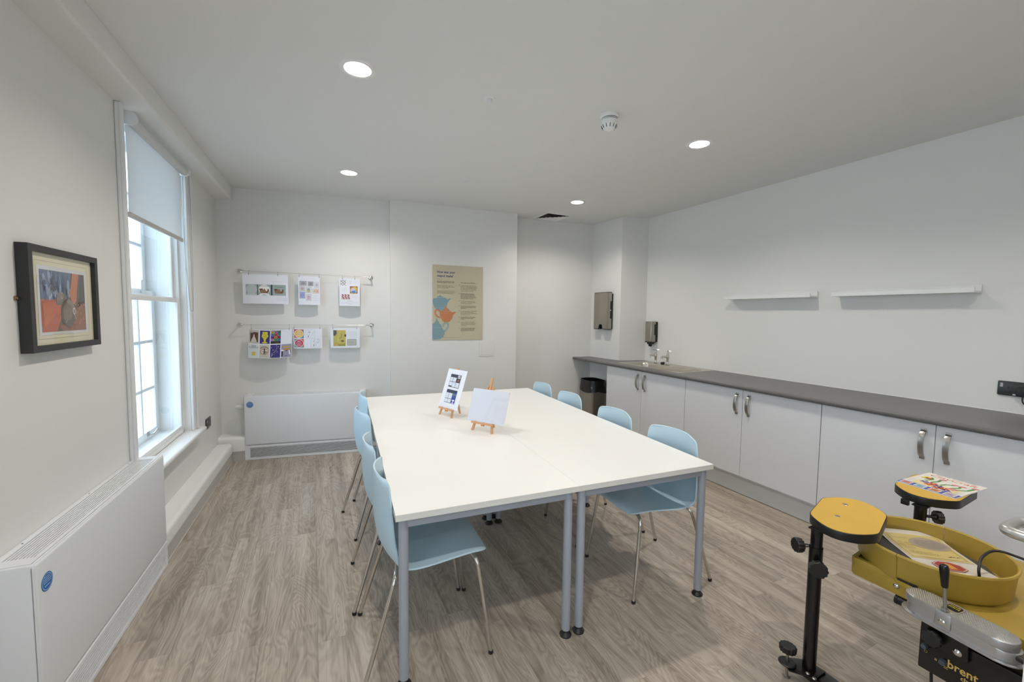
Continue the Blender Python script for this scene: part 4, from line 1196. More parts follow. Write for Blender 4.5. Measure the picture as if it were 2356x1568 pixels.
# teapots: upper blue, orange, lower blue
tb_, to_, tl_ = K(128, 158, 166), K(196, 128, 86), K(146, 172, 176)
def clipx(pts): return [(max(0.001, x), max(0.002, y)) for x, y in pts]
P.up(1)
P.poly(clipx([(0.0, 0.45), (0.012, 0.475), (0.045, 0.475), (0.060, 0.485), (0.110, 0.488), (0.150, 0.480), (0.180, 0.462), (0.190, 0.478), (0.215, 0.478), (0.200, 0.462), (0.176, 0.428), (0.165, 0.395), (0.140, 0.350), (0.120, 0.330), (0.085, 0.330), (0.050, 0.345), (0.018, 0.380), (0.006, 0.42)]), tb_)
P.poly([(0.048, 0.487), (0.128, 0.487), (0.120, 0.496), (0.098, 0.501), (0.093, 0.508), (0.087, 0.515), (0.081, 0.508), (0.078, 0.501), (0.056, 0.496)], tb_)
P.up(2); P.line([(0.050, 0.486), (0.090, 0.483), (0.130, 0.486)], 0.003, K(170, 190, 192)); P.line([(0.034, 0.370), (0.085, 0.362), (0.140, 0.370)], 0.003, K(160, 184, 188))
P.up(3)
P.poly([(0.082, 0.318), (0.100, 0.335), (0.205, 0.330), (0.232, 0.318), (0.262, 0.325), (0.276, 0.322), (0.262, 0.308), (0.240, 0.290), (0.230, 0.255), (0.205, 0.218), (0.185, 0.204), (0.140, 0.204), (0.112, 0.225), (0.092, 0.262)], to_)
P.poly([(0.112, 0.334), (0.204, 0.330), (0.190, 0.352), (0.168, 0.366), (0.160, 0.385), (0.155, 0.394), (0.148, 0.382), (0.146, 0.366), (0.124, 0.352)], K(190, 134, 100))
P.line([(0.090, 0.326), (0.062, 0.345), (0.040, 0.342), (0.030, 0.318), (0.036, 0.290), (0.056, 0.268), (0.086, 0.256)], 0.016, to_)
P.up(4); P.line([(0.112, 0.333), (0.160, 0.326), (0.204, 0.330)], 0.003, K(214, 160, 122)); P.line([(0.098, 0.312), (0.160, 0.304), (0.226, 0.310)], 0.003, K(206, 150, 110))
P.up(1)
P.poly(clipx([(0.0, 0.185), (0.030, 0.198), (0.070, 0.198), (0.100, 0.178), (0.108, 0.145), (0.140, 0.105), (0.142, 0.070), (0.120, 0.030), (0.090, 0.012), (0.030, 0.006), (0.0, 0.012)]), tb_)
P.poly([(0.022, 0.197), (0.080, 0.197), (0.066, 0.216), (0.058, 0.236), (0.050, 0.250), (0.042, 0.236), (0.036, 0.216)], tb_)
P.line([(0.118, 0.150), (0.130, 0.185), (0.160, 0.198), (0.182, 0.182), (0.180, 0.150), (0.160, 0.122), (0.142, 0.096)], 0.022, tl_)
P.up(2); P.line([(0.002, 0.150), (0.05, 0.140), (0.108, 0.146)], 0.003, K(168, 188, 190))
P.build('print', t)

# access hatch
t = wthing('access_panel', 'small square white access hatch below the poster', 'access panel', CHm, CHa, 1.018, 0.978, -0.0005)
m = MB(); m.box(0, 0.182, -0.005, 0, 0, 0.178, 0.0015, 1); m.build('frame', WALL, t, None)
m = MB(); m.box(0.018, 0.164, -0.0045, -0.001, 0.018, 0.160); m.build('shadow_gap', mat('panel_gap', S(150, 148, 142), 0.7, var=0.0), t, None)
m = MB(); m.box(0.020, 0.162, -0.0065, -0.001, 0.0205, 0.158, 0.001, 1); m.build('door_flap', WALL, t, None)
m = MB(); m.cyl((0.135, -0.006, 0.09), (0.135, -0.009, 0.09), 0.007, 16); m.build('lock', GLOSS, t)

# ------------------------------------------------------------------ framed painting on the left wall
t = wthing('framed_picture', 'black framed painting of hands holding a clay vessel on the left wall', 'picture', LWm, LWa, -0.905, 1.318, -0.002)
fw_, fh = 0.486, 0.396
FR = mat('black_stained_wood', S(40, 39, 40), 0.45, var=0.06, scale=20)
m = MB()
m.box(0, fw_, -0.034, 0, 0, 0.024, 0.0); m.box(0, fw_, -0.034, 0, fh - 0.024, fh, 0.0); m.box(0, 0.024, -0.034, 0, 0.024, fh - 0.024, 0.0); m.box(fw_ - 0.024, fw_, -0.034, 0, 0.024, fh - 0.024, 0.0)
m.build('frame', FR, t, None)
m = MB(); m.box(0.022, fw_ - 0.022, -0.018, -0.004, 0.022, fh - 0.022); m.build('mount_board', mat('cream_mount', S(224, 218, 190), 0.7, var=0.01), t, None)
P = Print(lambda u, v, l: (u, -0.018 - l, v))
P.frame(0.062, 0.046, fw_ - 0.060, fh - 0.052, 0.0012, K(170, 164, 140))
ax0, ax1, ay0, ay1 = 0.088, fw_ - 0.088, 0.072, fh - 0.085
P.rect(0.072, 0.060, fw_ - 0.072, fh - 0.070, K(214, 216, 218)); P.up(1); P.rect(ax0, ay0, ax1, ay1, K(110, 94, 86))
aw, ah = ax1 - ax0, ay1 - ay0
def A_(x, y): return (ax0 + x * aw, ay0 + y * ah)
def Apoly(pts, m_, k): P.up(k); P.poly([A_(*p) for p in pts], m_)
Apoly([(0, .53), (0, 1), (.68, 1), (.66, .86), (.60, .66), (.42, .58), (.2, .52)], K(104, 116, 136), 2)
Apoly([(.80, .40), (.84, .55), (.90, .98), (1, 1), (1, .50), (.8, .48)], K(88, 84, 84), 2)
Apoly([(0, 0), (0, .53), (.2, .52), (.42, .55), (.5, .45), (.45, .3), (.3, 0)], K(186, 104, 76), 2)
Apoly([(.45, 0), (.36, .08), (.7, .2), (.8, .5), (1, .52), (1, 0)], K(150, 104, 84), 2)
rq = random.Random(11)
for k in range(26):
    x_, y_ = rq.random() * .58 + .03, .60 + rq.random() * .29
    P.up(3); P.ell(*A_(x_, y_), .010, .026, K(*rq.choice([(150, 166, 190), (70, 80, 104), (176, 190, 206), (90, 104, 132), (122, 120, 124)])), 10, rot=rq.random() * .5 - .1)
for k in range(70):
    x_, y_ = .55 + rq.random() * .43, .03 + rq.random() * .46
    P.up(3); P.ell(*A_(x_, y_), .005, .003, K(*rq.choice([(176, 120, 92), (120, 84, 74), (160, 100, 66), (186, 146, 120)])), 7, rot=rq.random() * 3)
Apoly([(.70, 1), (.86, 1), (.80, .72), (.78, .52), (.70, .44), (.66, .52), (.60, .66), (.64, .72)], K(190, 124, 92), 4)
Apoly([(.02, .46), (.30, .50), (.44, .46), (.56, .44), (.50, .36), (.40, .30), (.30, .30), (.04, .06)], K(198, 116, 84), 4)
Apoly([(.30, .44), (.33, .62), (.40, .66), (.52, .62), (.56, .50), (.46, .44)], K(134, 122, 114), 5)
P.up(5); P.ell(*A_(.56, .30), .050, .058, K(106, 98, 90), 22, rot=.3); P.up(6); P.ell(*A_(.55, .33), .034, .036, K(132, 122, 108), 18, rot=.3)
Apoly([(.52, .50), (.58, .56), (.68, .50), (.74, .38), (.70, .30), (.60, .44)], K(146, 132, 120), 6)
P.up(7); P.ring(*A_(.70, .34), .010, .014, .003, WH, 12); P.line([A_(.45, .24), A_(.50, .14), A_(.54, .20)], .003, K(176, 166, 150)); P.ring(*A_(.43, .60), .008, .014, .003, K(206, 200, 196), 12)
P.line([A_(.70, .28), A_(.74, .20)], .003, K(206, 196, 186))
P.up(8); P.scrib(ax0 + .05, 0.062, ax0 + .2, 0.068, GR, 1, rq)
P.build('painting', t)
m = MB(); m.quad((0.024, -0.024, 0.024), (fw_ - 0.024, -0.024, 0.024), (fw_ - 0.024, -0.024, fh - 0.024), (0.024, -0.024, fh - 0.024)); m.build('glass', PICGLASS, t, None)
m = MB(); m.box(-0.016, 0.004, -0.004, 0.001, 0.19, 0.206, 0.001, 1); m.cyl((-0.009, -0.003, 0.198), (-0.009, -0.008, 0.198), 0.005, 10); m.build('mirror_plate', mat('brass', S(150, 130, 100), 0.35, metal=0.9, var=0.0), t)

# ================================================================== TABLES
TA = atan2(-0.06045, 0.99817)
TM = Matrix.Translation((0.2649, 1.5677, 0)) @ Matrix.Rotation(TA, 4, 'Z')
TL_, TW_, TZ = 1.186, 0.7995, 0.718
def tp(a, b, z=0.0): return TM @ Vector((a, b, z))
def table(a, b, label):
    t = thing('table', label, 'table', tp(a, b), TA, 'four white tables pushed together')
    g = 0.00012
    m = MB(); m.box(g, TW_ - g, g, TL_ - g, TZ - 0.0015, TZ, 0.0001, 1); m.build('table_top', TABLE, t, None)
    m = MB(); m.box(g, TW_ - g, g, TL_ - g, TZ - 0.0255, TZ - 0.0015); m.build('top_edging', EDGE, t, None)
    zr0, zr1 = TZ - 0.0255 - 0.042, TZ - 0.0258
    lx, ly = 0.034, 0.040
    for (x0, x1, y0, y1) in ((lx, TW_ - lx, ly - 0.012, ly + 0.012), (lx, TW_ - lx, TL_ - ly - 0.012, TL_ - ly + 0.012), (lx - 0.012, lx + 0.012, ly + 0.012, TL_ - ly - 0.012), (TW_ - lx - 0.012, TW_ - lx + 0.012, ly + 0.012, TL_ - ly - 0.012)):
        m = MB(); m.box(x0, x1, y0, y1, zr0, zr1, 0.002, 1); m.build('rail', GREYM, t)
    for x in (lx, TW_ - lx):
        for y in (ly, TL_ - ly):
            m = MB(); m.lathe([(0.0, 0.030), (0.0195, 0.030), (0.0195, zr1), (0.0, zr1)], 24, center=(x, y, 0)); l = m.build('leg', GREYM, t)
            m = MB(); m.lathe([(0.0, 0.0), (0.027, 0.0), (0.028, 0.006), (0.020, 0.016), (0.016, 0.020), (0.016, 0.031), (0.0, 0.031)], 24, center=(x, y, 0)); tag(m.build('foot', BLACKP, l), 'black levelling foot')
    return t
table(0, 0, 'white table at the near left corner of the table block')
table(0.80, 0, 'white table at the near right corner of the table block')
table(0, TL_, 'white table at the far left corner of the table block, beside the back radiator')
table(0.80, TL_, 'white table at the far right corner of the table block')

# ================================================================== CHAIRS
def catmull(pts, n):
    out = []
    P_ = [Vector(p) for p in pts]
    for i in range(len(P_) - 1):
        p0 = P_[max(0, i - 1)]; p1 = P_[i]; p2 = P_[i + 1]; p3 = P_[min(len(P_) - 1, i + 2)]
        for k in range(n):
            t = k / n
            out.append(0.5 * ((2 * p1) + (-p0 + p2) * t + (2 * p0 - 5 * p1 + 4 * p2 - p3) * t * t + (-p0 + 3 * p1 - 3 * p2 + p3) * t ** 3))
    out.append(P_[-1]); return out
def chair_shell():
    # (x forward, z up, half width, edge lift, corner)  section by section, front lip to back top
    S_ = [(0.250, 0.438, 0.150, 0.000), (0.246, 0.447, 0.178, 0.001), (0.225, 0.455, 0.200, 0.003), (0.170, 0.458, 0.212, 0.006), (0.080, 0.452, 0.218, 0.006), (-0.010, 0.442, 0.222, 0.008),
          (-0.080, 0.438, 0.225, 0.014), (-0.130, 0.446, 0.227, 0.026), (-0.168, 0.472, 0.227, 0.044), (-0.192, 0.520, 0.224, 0.056), (-0.205, 0.580, 0.219, 0.060), (-0.211, 0.640, 0.213, 0.060),
          (-0.213, 0.700, 0.207, 0.057), (-0.212, 0.750, 0.201, 0.054), (-0.210, 0.785, 0.192, 0.050), (-0.2085, 0.802, 0.178, 0.047), (-0.2075, 0.812, 0.148, 0.042)]
    c = catmull([(a, b, 0) for a, b, *_ in S_], 3); w = catmull([(q[2], q[3], 0) for q in S_], 3)
    n = len(c); nv = 20
    top = []
    for i in range(n):
        d = (c[min(n - 1, i + 1)] - c[max(0, i - 1)]).normalized()
        nx, nz = -d.y, d.x          # normal candidates (towards the sitter)
        if i < 1: pass
        nrm = Vector((d.y, -d.x, 0))
        # travelling back then up: sitter side is up / forward
        nrm = Vector((d.y, -d.x, 0)) if (d.y) >= 0 and d.x > -0.3 else Vector((d.y, -d.x, 0))
        row = []
        for j in range(nv + 1):
            s = -1 + 2 * j / nv
            lift = w[i].y * abs(s) ** 2.2
            ww = w[i].x
            p = c[i] + nrm * lift
            row.append(Vector((p.x, s * ww, p.y)))
        top.append(row)
    return top
def make_chair(label):
    t = thing('chair', label, 'chair', (0, 0, 0), 0, 'pale blue shell chairs round the tables')
    top = chair_shell(); n = len(top); nv = len(top[0]) - 1
    b = bmesh.new()
    vt = [[b.verts.new(p) for p in r] for r in top]
    for i in range(n - 1):
        for j in range(nv): b.faces.new((vt[i][j], vt[i + 1][j], vt[i + 1][j + 1], vt[i][j + 1]))
    b.normal_update()
    th = 0.007
    vb = [[b.verts.new(v.co - v.normal * th) for v in r] for r in vt]
    for i in range(n - 1):
        for j in range(nv): b.faces.new((vb[i][j], vb[i][j + 1], vb[i + 1][j + 1], vb[i + 1][j]))
    rim = [(0, j) for j in range(nv + 1)] + [(i, nv) for i in range(1, n)] + [(n - 1, j) for j in range(nv - 1, -1, -1)] + [(i, 0) for i in range(n - 2, 0, -1)]
    for k in range(len(rim)):
        (i0, j0), (i1, j1) = rim[k], rim[(k + 1) % len(rim)]
        b.faces.new((vt[i0][j0], vt[i1][j1], vb[i1][j1], vb[i0][j0]))
    m = MB(); m.bm(b); m.build('shell', BLUE, t, 60)
    zu = 0.427
    m = MB()
    for s in (1, -1):
        m.tube(fillet([(0.19, 0.03 * s, zu), (0.19, 0.03 * s, zu), (-0.14, 0.03 * s, zu - 0.006)], 0.01, 2), 0.009, 10)
    m.box(-0.10, 0.15, -0.05, 0.05, zu + 0.001, zu + 0.008, 0.002, 1)
    m.build('seat_frame', CHROME, t)
    for sx, sy, x0, x1, zz in ((1, 1, 0.165, 0.262, zu), (1, -1, 0.165, 0.262, zu), (-1, 1, -0.115, -0.262, zu - 0.008), (-1, -1, -0.115, -0.262, zu - 0.008)):
        xk = 0.205 if sx > 0 else -0.135
        path = fillet([(x0 if sx > 0 else -0.11, 0.03 * sy, zz), (xk, 0.192 * sy, zz + 0.001), (x1, 0.224 * sy, 0.012)], 0.045, 7)
        m = MB(); m.tube(path, 0.0092, 12); l = m.build('leg', CHROME, t)
        m = MB(); m.T = Matrix.Translation((x1, 0.224 * sy, 0)); m.lathe([(0.0, 0.0), (0.0095, 0.0), (0.0108, 0.003), (0.0108, 0.013), (0.0095, 0.016), (0.0, 0.016)], 16); tag(m.build('glide', BLACKP, l), 'black foot glide')
    m = MB(); m.cyl((-0.2045, 0, 0.50), (-0.1995, 0, 0.50), 0.0001, 6)
    return t
chairs = [(0.146, 0.288, 0, 'chair on the window side of the table nearest the camera'),
          (0.120, 0.748, 0, 'second chair from the camera on the window side of the table'),
          (0.100, 1.502, 10, 'third chair on the window side of the table, turned and pulled out'),
          (0.145, 2.075, 0, 'farthest chair on the window side of the table, by the back radiator'),
          (1.46, 0.325, 180, 'chair on the counter side of the table nearest the camera'),
          (1.455, 0.885, 180, 'second chair from the camera on the counter side of the table'),
          (1.455, 1.525, 180, 'third chair from the camera on the counter side of the table'),
          (1.455, 2.06, 180, 'farthest chair on the counter side of the table')]
ch0 = None
for a, b_, r_, lab in chairs:
    lab = 'pale blue shell ' + lab
    if ch0 is None:
        ch0 = make_chair(lab); ch0.location = tp(a, b_); ch0.rotation_euler = (0, 0, TA + radians(r_))
    else:
        dup(ch0, tp(a, b_), TA + radians(r_), lab)

# ================================================================== EASELS ON THE TABLE
def easel(label, loc, rz, mast_h, wing_h):
    """local x along the ledge, local y away from the viewer; leans back"""
    t = thing('table_easel', label, 'easel', loc, rz, 'small wooden easels on the table')
    L = radians(19); cz, sz = cos(L), sin(L)
    def q(x, s, o=0.0): return (x, s * sz - o * cz, s * cz + o * sz)      # s up the lean, o out towards the viewer
    def bar(m, a, b_, w, d):
        a, b_ = Vector(a), Vector(b_); dr_ = (b_ - a).normalized(); nx = Vector((0, -cz, sz)); sx = dr_.cross(nx).normalized(); nn = sx.cross(dr_)
        ids = []
        for p in (a, b_):
            ids.append([m.V(p + sx * w / 2 * i + nn * d / 2 * j) for i, j in ((-1, -1), (1, -1), (1, 1), (-1, 1))])
        for k in range(4): m.F((ids[0][k], ids[0][(k + 1) % 4], ids[1][(k + 1) % 4], ids[1][k]))
        m.F(ids[0]); m.F(ids[1])
    for s in (-1, 1):
        m = MB(); bar(m, q(0.078 * s, 0.0), q(0.020 * s, wing_h), 0.014, 0.010); m.build('front_leg', BEECH, t, None)
    m = MB(); bar(m, q(0.0, 0.038), q(0.0, mast_h), 0.015, 0.011); m.build('mast', BEECH, t, None)
    m = MB(); bar(m, (0.0, 0.135, 0.0), q(0.0, wing_h - 0.035, -0.011), 0.013, 0.009); m.build('back_leg', BEECH, t, None)
    m = MB(); bar(m, q(-0.085, 0.052, 0.011), q(0.085, 0.052, 0.011), 0.013, 0.020); m.build('ledge', BEECH, t, None)
    m = MB(); bar(m, q(-0.035, wing_h * 0.62, 0), q(0.035, wing_h * 0.62, 0), 0.012, 0.009); m.build('cross_bar', BEECH, t, None)
    m = MB(); bar(m, q(0, 0.036, 0.006), q(0, 0.046, 0.006), 0.020, 0.012); m.build('slide_block', BEECH, t, None)
    return t, q
def at_frame(P0, P1):
    mid = (Vector(P0) + Vector(P1)) / 2; return mid, atan2(P1[1] - P0[1], P1[0] - P0[0])
# nearer easel holds a plain canvas, the farther one a card with two printed panels
m1, r1 = at_frame((0.923, 2.565), (1.017, 2.419))
e1, q1 = easel('small beech easel on the table holding the blank wrapped canvas', (m1.x, m1.y, TZ + 0.0004), r1, 0.355, 0.300)
m2, r2 = at_frame((0.843, 3.068), (0.898, 2.905))
e2, q2 = easel('small beech easel on the table holding the card with two printed panels', (m2.x, m2.y, TZ + 0.0004), r2, 0.370, 0.270)
def board(label, name, cat, loc, rz, cx, w, h_, th, mt, s0=0.0605):
    t = thing(name, label, cat, loc, rz)
    L = radians(19); cz, sz = cos(L), sin(L)
    def q(x, s, o): return Vector((x, s * sz - o * cz, s * cz + o * sz))
    m = MB(); A = []
    b = bmesh.new(); bmesh.ops.create_cube(b, size=1.0)
    for v in b.verts:
        v.co = q(cx + v.co.x * w, s0 + (v.co.z + 0.5) * h_, 0.0065 + (0.5 - v.co.y) * th)
    bmesh.ops.bevel(b, geom=list(b.edges), offset=min(0.0006, th / 4), segments=1, affect='EDGES')
    m.bm(b); m.build('board', mt, t, None)
    return t, (lambda u, v, l=0.0: q(cx - w / 2 + u, s0 + v, 0.0065 + th + l))
t, fn = board('blank white canvas wrapped in clear film on the nearer easel', 'canvas', 'canvas', (m1.x, m1.y, TZ + 0.0004), r1, 0.022, 0.282, 0.214, 0.014, CARD)
FILM = glass_mat('shrink_wrap', (0.98, 0.985, 1.0), 0.10, 0.06)
m = MB()
def film(u, v):
    p = fn(-0.001 + u * 0.284, -0.001 + v * 0.216, 0.0012 + 0.0015 * sin(pi * u) * sin(pi * v))
    k = max(0, 1 - u * 5) * max(0, (v - .3)); return p + Vector((0, -0.0016 * k * sin(40 * v + 22 * u), 0))
m.grid(film, 40, 24); m.build('clear_film', FILM, t, 80)
t, fn = board('white card with two dark printed panels on the farther easel', 'display_card', 'card', (m2.x, m2.y, TZ + 0.0004), r2, 0.012, 0.232, 0.296, 0.003, CARD)
P = Print(fn)
nb, gy, wt_ = K(60, 62, 84), K(74, 72, 78), K(226, 230, 240)
# upper panel
x0, y0, w_, h_ = 0.052, 0.158, 0.128, 0.100
P.rect(x0, y0, x0 + w_, y0 + h_, K(92, 92, 100)); P.up(1)
P.rect(x0, y0 + .078, x0 + .082, y0 + h_, nb); P.rect(x0 + .085, y0 + .04, x0 + w_, y0 + h_, K(64, 60, 66)); P.up(2)
for a in ((.003, .044, .037, .076), (.041, .044, .076, .076), (.004, .012, .040, .040), (.043, .004, .080, .040), (.084, .004, .124, .040)): P.up(2); P.rect(x0 + a[0], y0 + a[1], x0 + a[2], y0 + a[3], wt_); P.up(3); P.scrib(x0 + a[0] + .005, y0 + a[1] + .006, x0 + a[2] - .005, y0 + a[3] - .006, K(176, 182, 196), 3, rn)
P.up(2); P.rect(x0 + .090, y0 + .072, x0 + .122, y0 + .097, K(206, 206, 208)); P.up(3); P.line([(x0 + .094, y0 + .084), (x0 + .104, y0 + .076), (x0 + .119, y0 + .094)], .004, K(60, 60, 64)); P.up(2); P.poly([(x0 + .094, y0 + .052), (x0 + .104, y0 + .064), (x0 + .114, y0 + .062), (x0 + .112, y0 + .048)], K(176, 106, 84))
# lower panel
y0 = 0.040
P.up(0); P.rect(x0, y0, x0 + w_, y0 + h_, K(112, 116, 134)); P.up(1); P.rect(x0, y0 + .078, x0 + w_, y0 + h_, nb); P.rect(x0 + .084, y0, x0 + w_, y0 + .060, K(58, 72, 160)); P.rect(x0 + .098, y0 + .070, x0 + w_, y0 + .094, K(70, 104, 178))
for a in ((.003, .034, .034, .074), (.038, .034, .078, .074), (.003, .004, .036, .030), (.040, .004, .078, .030)): P.up(2); P.rect(x0 + a[0], y0 + a[1], x0 + a[2], y0 + a[3], wt_); P.up(3); P.scrib(x0 + a[0] + .005, y0 + a[1] + .006, x0 + a[2] - .005, y0 + a[3] - .006, K(184, 190, 206), 2, rn)
P.up(2); P.rect(x0 + .092, y0 + .020, x0 + .120, y0 + .030, wt_); P.rect(x0 + .102, y0 + .004, x0 + .110, y0 + .022, wt_); P.rect(x0 + .090, y0 + .003, x0 + .122, y0 + .007, wt_); P.scrib(x0 + .088, y0 + .046, x0 + .124, y0 + .056, K(150, 160, 220), 1, rn)
P.scrib(0.17, 0.268, 0.215, 0.282, K(200, 206, 220), 1, rn)
P.build('printed_panels', t)

# ================================================================== POTTERY WHEEL
wh_ = thing('pottery_wheel', 'mustard yellow pottery wheel with splash pan and two pads on black posts', 'pottery wheel', (1.945, 0.885, 0.0))
def W(x, y, z): return Vector((x - 1.945, y - 0.885, z))
WT = Matrix.Translation((-1.945, -0.885, 0))
def wbuild(m, name, mt, par=None, angle=35):
    o = m.build(name, mt, par or wh_, angle); return o
# deck (rectangular top running along y) with raised lip at the left end
m = MB(); m.T = WT
dk = [(1.885, 0.20), (2.50, 0.20), (2.50, 0.885), (2.04, 0.876), (1.895, 0.858), (1.885, 0.845)]
m.prism(dk, 0.486, 0.538, 0.006); wbuild(m, 'deck', MUST)
m = MB(); m.T = WT
m.prism([(1.885, 0.72), (1.899, 0.72), (1.899, 0.842), (1.907, 0.848), (2.04, 0.863), (2.04, 0.876), (1.895, 0.859), (1.885, 0.847)], 0.530, 0.556, 0.004); wbuild(m, 'deck_lip', MUST)
# splash pan in two halves with overlapping seams
PC = (2.080, 0.698)
prof_o = [(0.0, 0.540), (0.190, 0.540), (0.200, 0.543), (0.207, 0.554), (0.2125, 0.628), (0.2165, 0.634), (0.2185, 0.640), (0.2165, 0.6455), (0.212, 0.646), (0.2085, 0.642), (0.2085, 0.632), (0.203, 0.556), (0.198, 0.550), (0.0, 0.548)]
for k, (a0, a1, lab) in enumerate(((radians(9), radians(176), None), (radians(176.4), radians(368.6), None))):
    m = MB(); m.T = WT; m.lathe(prof_o, 56, a0, a1, center=(PC[0], PC[1], 0)); wbuild(m, 'splash_pan_half', MUST)
# clip slot in the pan wall with its tab
m = MB(); m.T = WT
n = 8
for k in range(n):
    a = radians(177 + 1.9 * k); a2 = radians(177 + 1.9 * (k + 1))
    R0 = 0.2095
    m.quad((PC[0] + R0 * cos(a), PC[1] + R0 * sin(a), 0.541), (PC[0] + R0 * cos(a2), PC[1] + R0 * sin(a2), 0.541), (PC[0] + (R0 + .001) * cos(a2), PC[1] + (R0 + .001) * sin(a2), 0.560), (PC[0] + (R0 + .001) * cos(a), PC[1] + (R0 + .001) * sin(a), 0.560))
wbuild(m, 'pan_slot', DARK)
m = MB(); m.T = WT
def tab(u, v):
    a = radians(176 + 13 * u); R0 = 0.206 + 0.014 * v + 0.006 * sin(pi * u) * v
    return (PC[0] + R0 * cos(a), PC[1] + R0 * sin(a), 0.552 - 0.010 * v * (0.3 + u) + 0.001)
m.grid(tab, 8, 3); m.grid(lambda u, v: Vector(tab(u, v)) - Vector((0, 0, 0.0025)), 8, 3); wbuild(m, 'pan_clip', MUST)
m = MB(); m.T = WT; m.lathe([(0.0, 0.548), (0.026, 0.548), (0.026, 0.570), (0.0, 0.570)], 24, center=(PC[0], PC[1], 0)); wbuild(m, 'shaft', STEEL)
m = MB(); m.T = WT; m.lathe([(0.0, 0.570), (0.165, 0.570), (0.167, 0.573), (0.167, 0.581), (0.165, 0.583), (0.0, 0.583)], 56, center=(PC[0], PC[1], 0)); tag(wbuild(m, 'wheel_head', BATM), 'dark grey round wheel head')
m = MB(); m.T = WT; m.lathe([(0.0, 0.0), (0.008, 0.0), (0.008, 0.002), (0.005, 0.005), (0.0, 0.006)], 14)
b_ = MB(); b_.T = WT @ Matrix.Translation((1.885, 0.715, 0.520)) @ Matrix.Rotation(-pi / 2, 4, 'Y'); b_.lathe([(0.0, 0.0), (0.009, 0.0), (0.009, 0.002), (0.005, 0.005), (0.0, 0.006)], 14); wbuild(b_, 'screw', CHROME)
# base rails and wheel legs
m = MB(); m.T = WT; m.box(1.772, 1.852, 0.18, 0.975, 0.028, 0.052, 0.004); wbuild(m, 'base_rail', BLACKM)
m = MB(); m.T = WT; m.box(1.812, 2.46, 0.30, 0.345, 0.004, 0.030, 0.003); wbuild(m, 'cross_rail', BLACKM)
for (x, y) in ((2.42, 0.34), (1.98, 0.25)):
    m = MB(); m.T = WT; m.box(x - 0.02, x + 0.02, y - 0.02, y + 0.02, 0.002, 0.487, 0.003); wbuild(m, 'leg', BLACKM)
# posts with yellow pads
def pad_poly(cx, cy, ang, ha, hl, sag):
    pts = []
    for s in (1, -1):
        for k in range(13):
            t = -1 + 2 * k / 12
            a_ = ha + sag * (1 - t * t); l_ = hl * t
            pts.append((s * a_, s * l_))
    c, s_ = cos(ang), sin(ang)
    # round the corners a little
    V_ = [Vector((p[0], p[1], 0)) for p in pts]; out = []
    n = len(V_)
    for i in range(n):
        if i in (0, 12, 13, 25):
            a_ = (V_[i - 1] - V_[i]); b2 = (V_[(i + 1) % n] - V_[i]); k = 0.022
            out += bez(V_[i] + a_.normalized() * min(k, a_.length * .9), V_[i], V_[i] + b2.normalized() * k, 4)
        else: out.append(V_[i])
    return [(cx + p.x * c - p.y * s_, cy + p.x * s_ + p.y * c) for p in out]
def knob(m, p, d, r, th, stem=0.03):
    d = Vector(d).normalized(); p = Vector(p); x, y = frame_from(d)
    n = 48; A = []; B = []
    for k in range(n):
        a = 2 * pi * k / n; rr_ = r * (1 + 0.055 * cos(12 * a))
        o = (cos(a) * x + sin(a) * y) * rr_
        A.append((p + d * stem + o * 0.96)); B.append(p + d * (stem + th) + o)
    i1 = [m.V(q) for q in A]; i2 = [m.V(q) for q in B]; i3 = [m.V(p + d * (stem + th + 0.003) + (q - p - d * (stem + th)) * 0.88) for q in B]
    for k in range(n): j = (k + 1) % n; m.F((i1[k], i1[j], i2[j], i2[k])); m.F((i2[k], i2[j], i3[j], i3[k]))
    m.F(i1[::-1]); m.F(i3)
    m.tube([p, p + d * stem * 0.55, p + d * stem], [0.006, 0.006, 0.012], 12)
def post(px, py, ztop, zpad, cx, cy, ang, ha, hl, sag, zb, screws):
    m = MB(); m.T = WT; m.cyl((px, py, zb), (px, py, ztop - 0.075), 0.0235, 24); po = wbuild(m, 'post', BLACKM)
    m = MB(); m.T = WT; m.cyl((px, py, ztop - 0.090), (px, py, ztop - 0.004), 0.0205, 24); m.box(px - 0.018, px + 0.12, py - 0.024, py + 0.024, ztop - 0.006, ztop, 0.001, 1); m.build('inner_tube', BLACKM, po)
    pl = pad_poly(cx, cy, ang, ha, hl, sag)
    m = MB(); m.T = WT; m.prism(pl, ztop, zpad - 0.0012, 0.004); pd = wbuild(m, 'pad', BLACKP)
    ctr = Vector((cx, cy, 0)); pi_ = [((p[0] - cx) * 0.982 + cx, (p[1] - cy) * 0.975 + cy) for p in pl]
    m = MB(); m.T = WT; m.prism(pi_, zpad - 0.0013, zpad, 0.0); tag(m.build('pad_top', PADY, pd, None), 'yellow laminate pad top')
    for sx, sy in screws:
        m = MB(); m.T = WT; m.lathe([(0.0, 0.0), (0.010, 0.0), (0.0085, 0.0012), (0.003, 0.0012), (0.0, 0.0006)], 16, center=(sx, sy, zpad)); m.build('screw', SATIN, pd)
    return po
p1_ = post(1.800, 0.938, 0.645, 0.680, 1.969, 0.915, radians(17), 0.112, 0.110, 0.092, 0.052, ((2.06, 0.971), (1.907, 0.924)))
m = MB(); m.T = WT; knob(m, (1.780, 0.945, 0.575), (-0.9, 0.42, 0.05), 0.027, 0.022, 0.042); m.build('clamp_knob', BLACKP, p1_)
m = MB(); m.T = WT; m.cyl((1.765, 0.952, 0.576), (1.752, 0.958, 0.577), 0.008, 12); m.build('threaded_stud', CHROME, p1_)
m = MB(); m.T = WT; knob(m, (1.785, 0.925, 0.505), (-0.80, -0.60, 0.05), 0.031, 0.020, 0.026); m.build('clamp_knob', BLACKP, p1_)
p2_ = post(2.345, 0.828, 0.685, 0.720, 2.553, 0.856, radians(4), 0.120, 0.108, 0.088, 0.536, ())
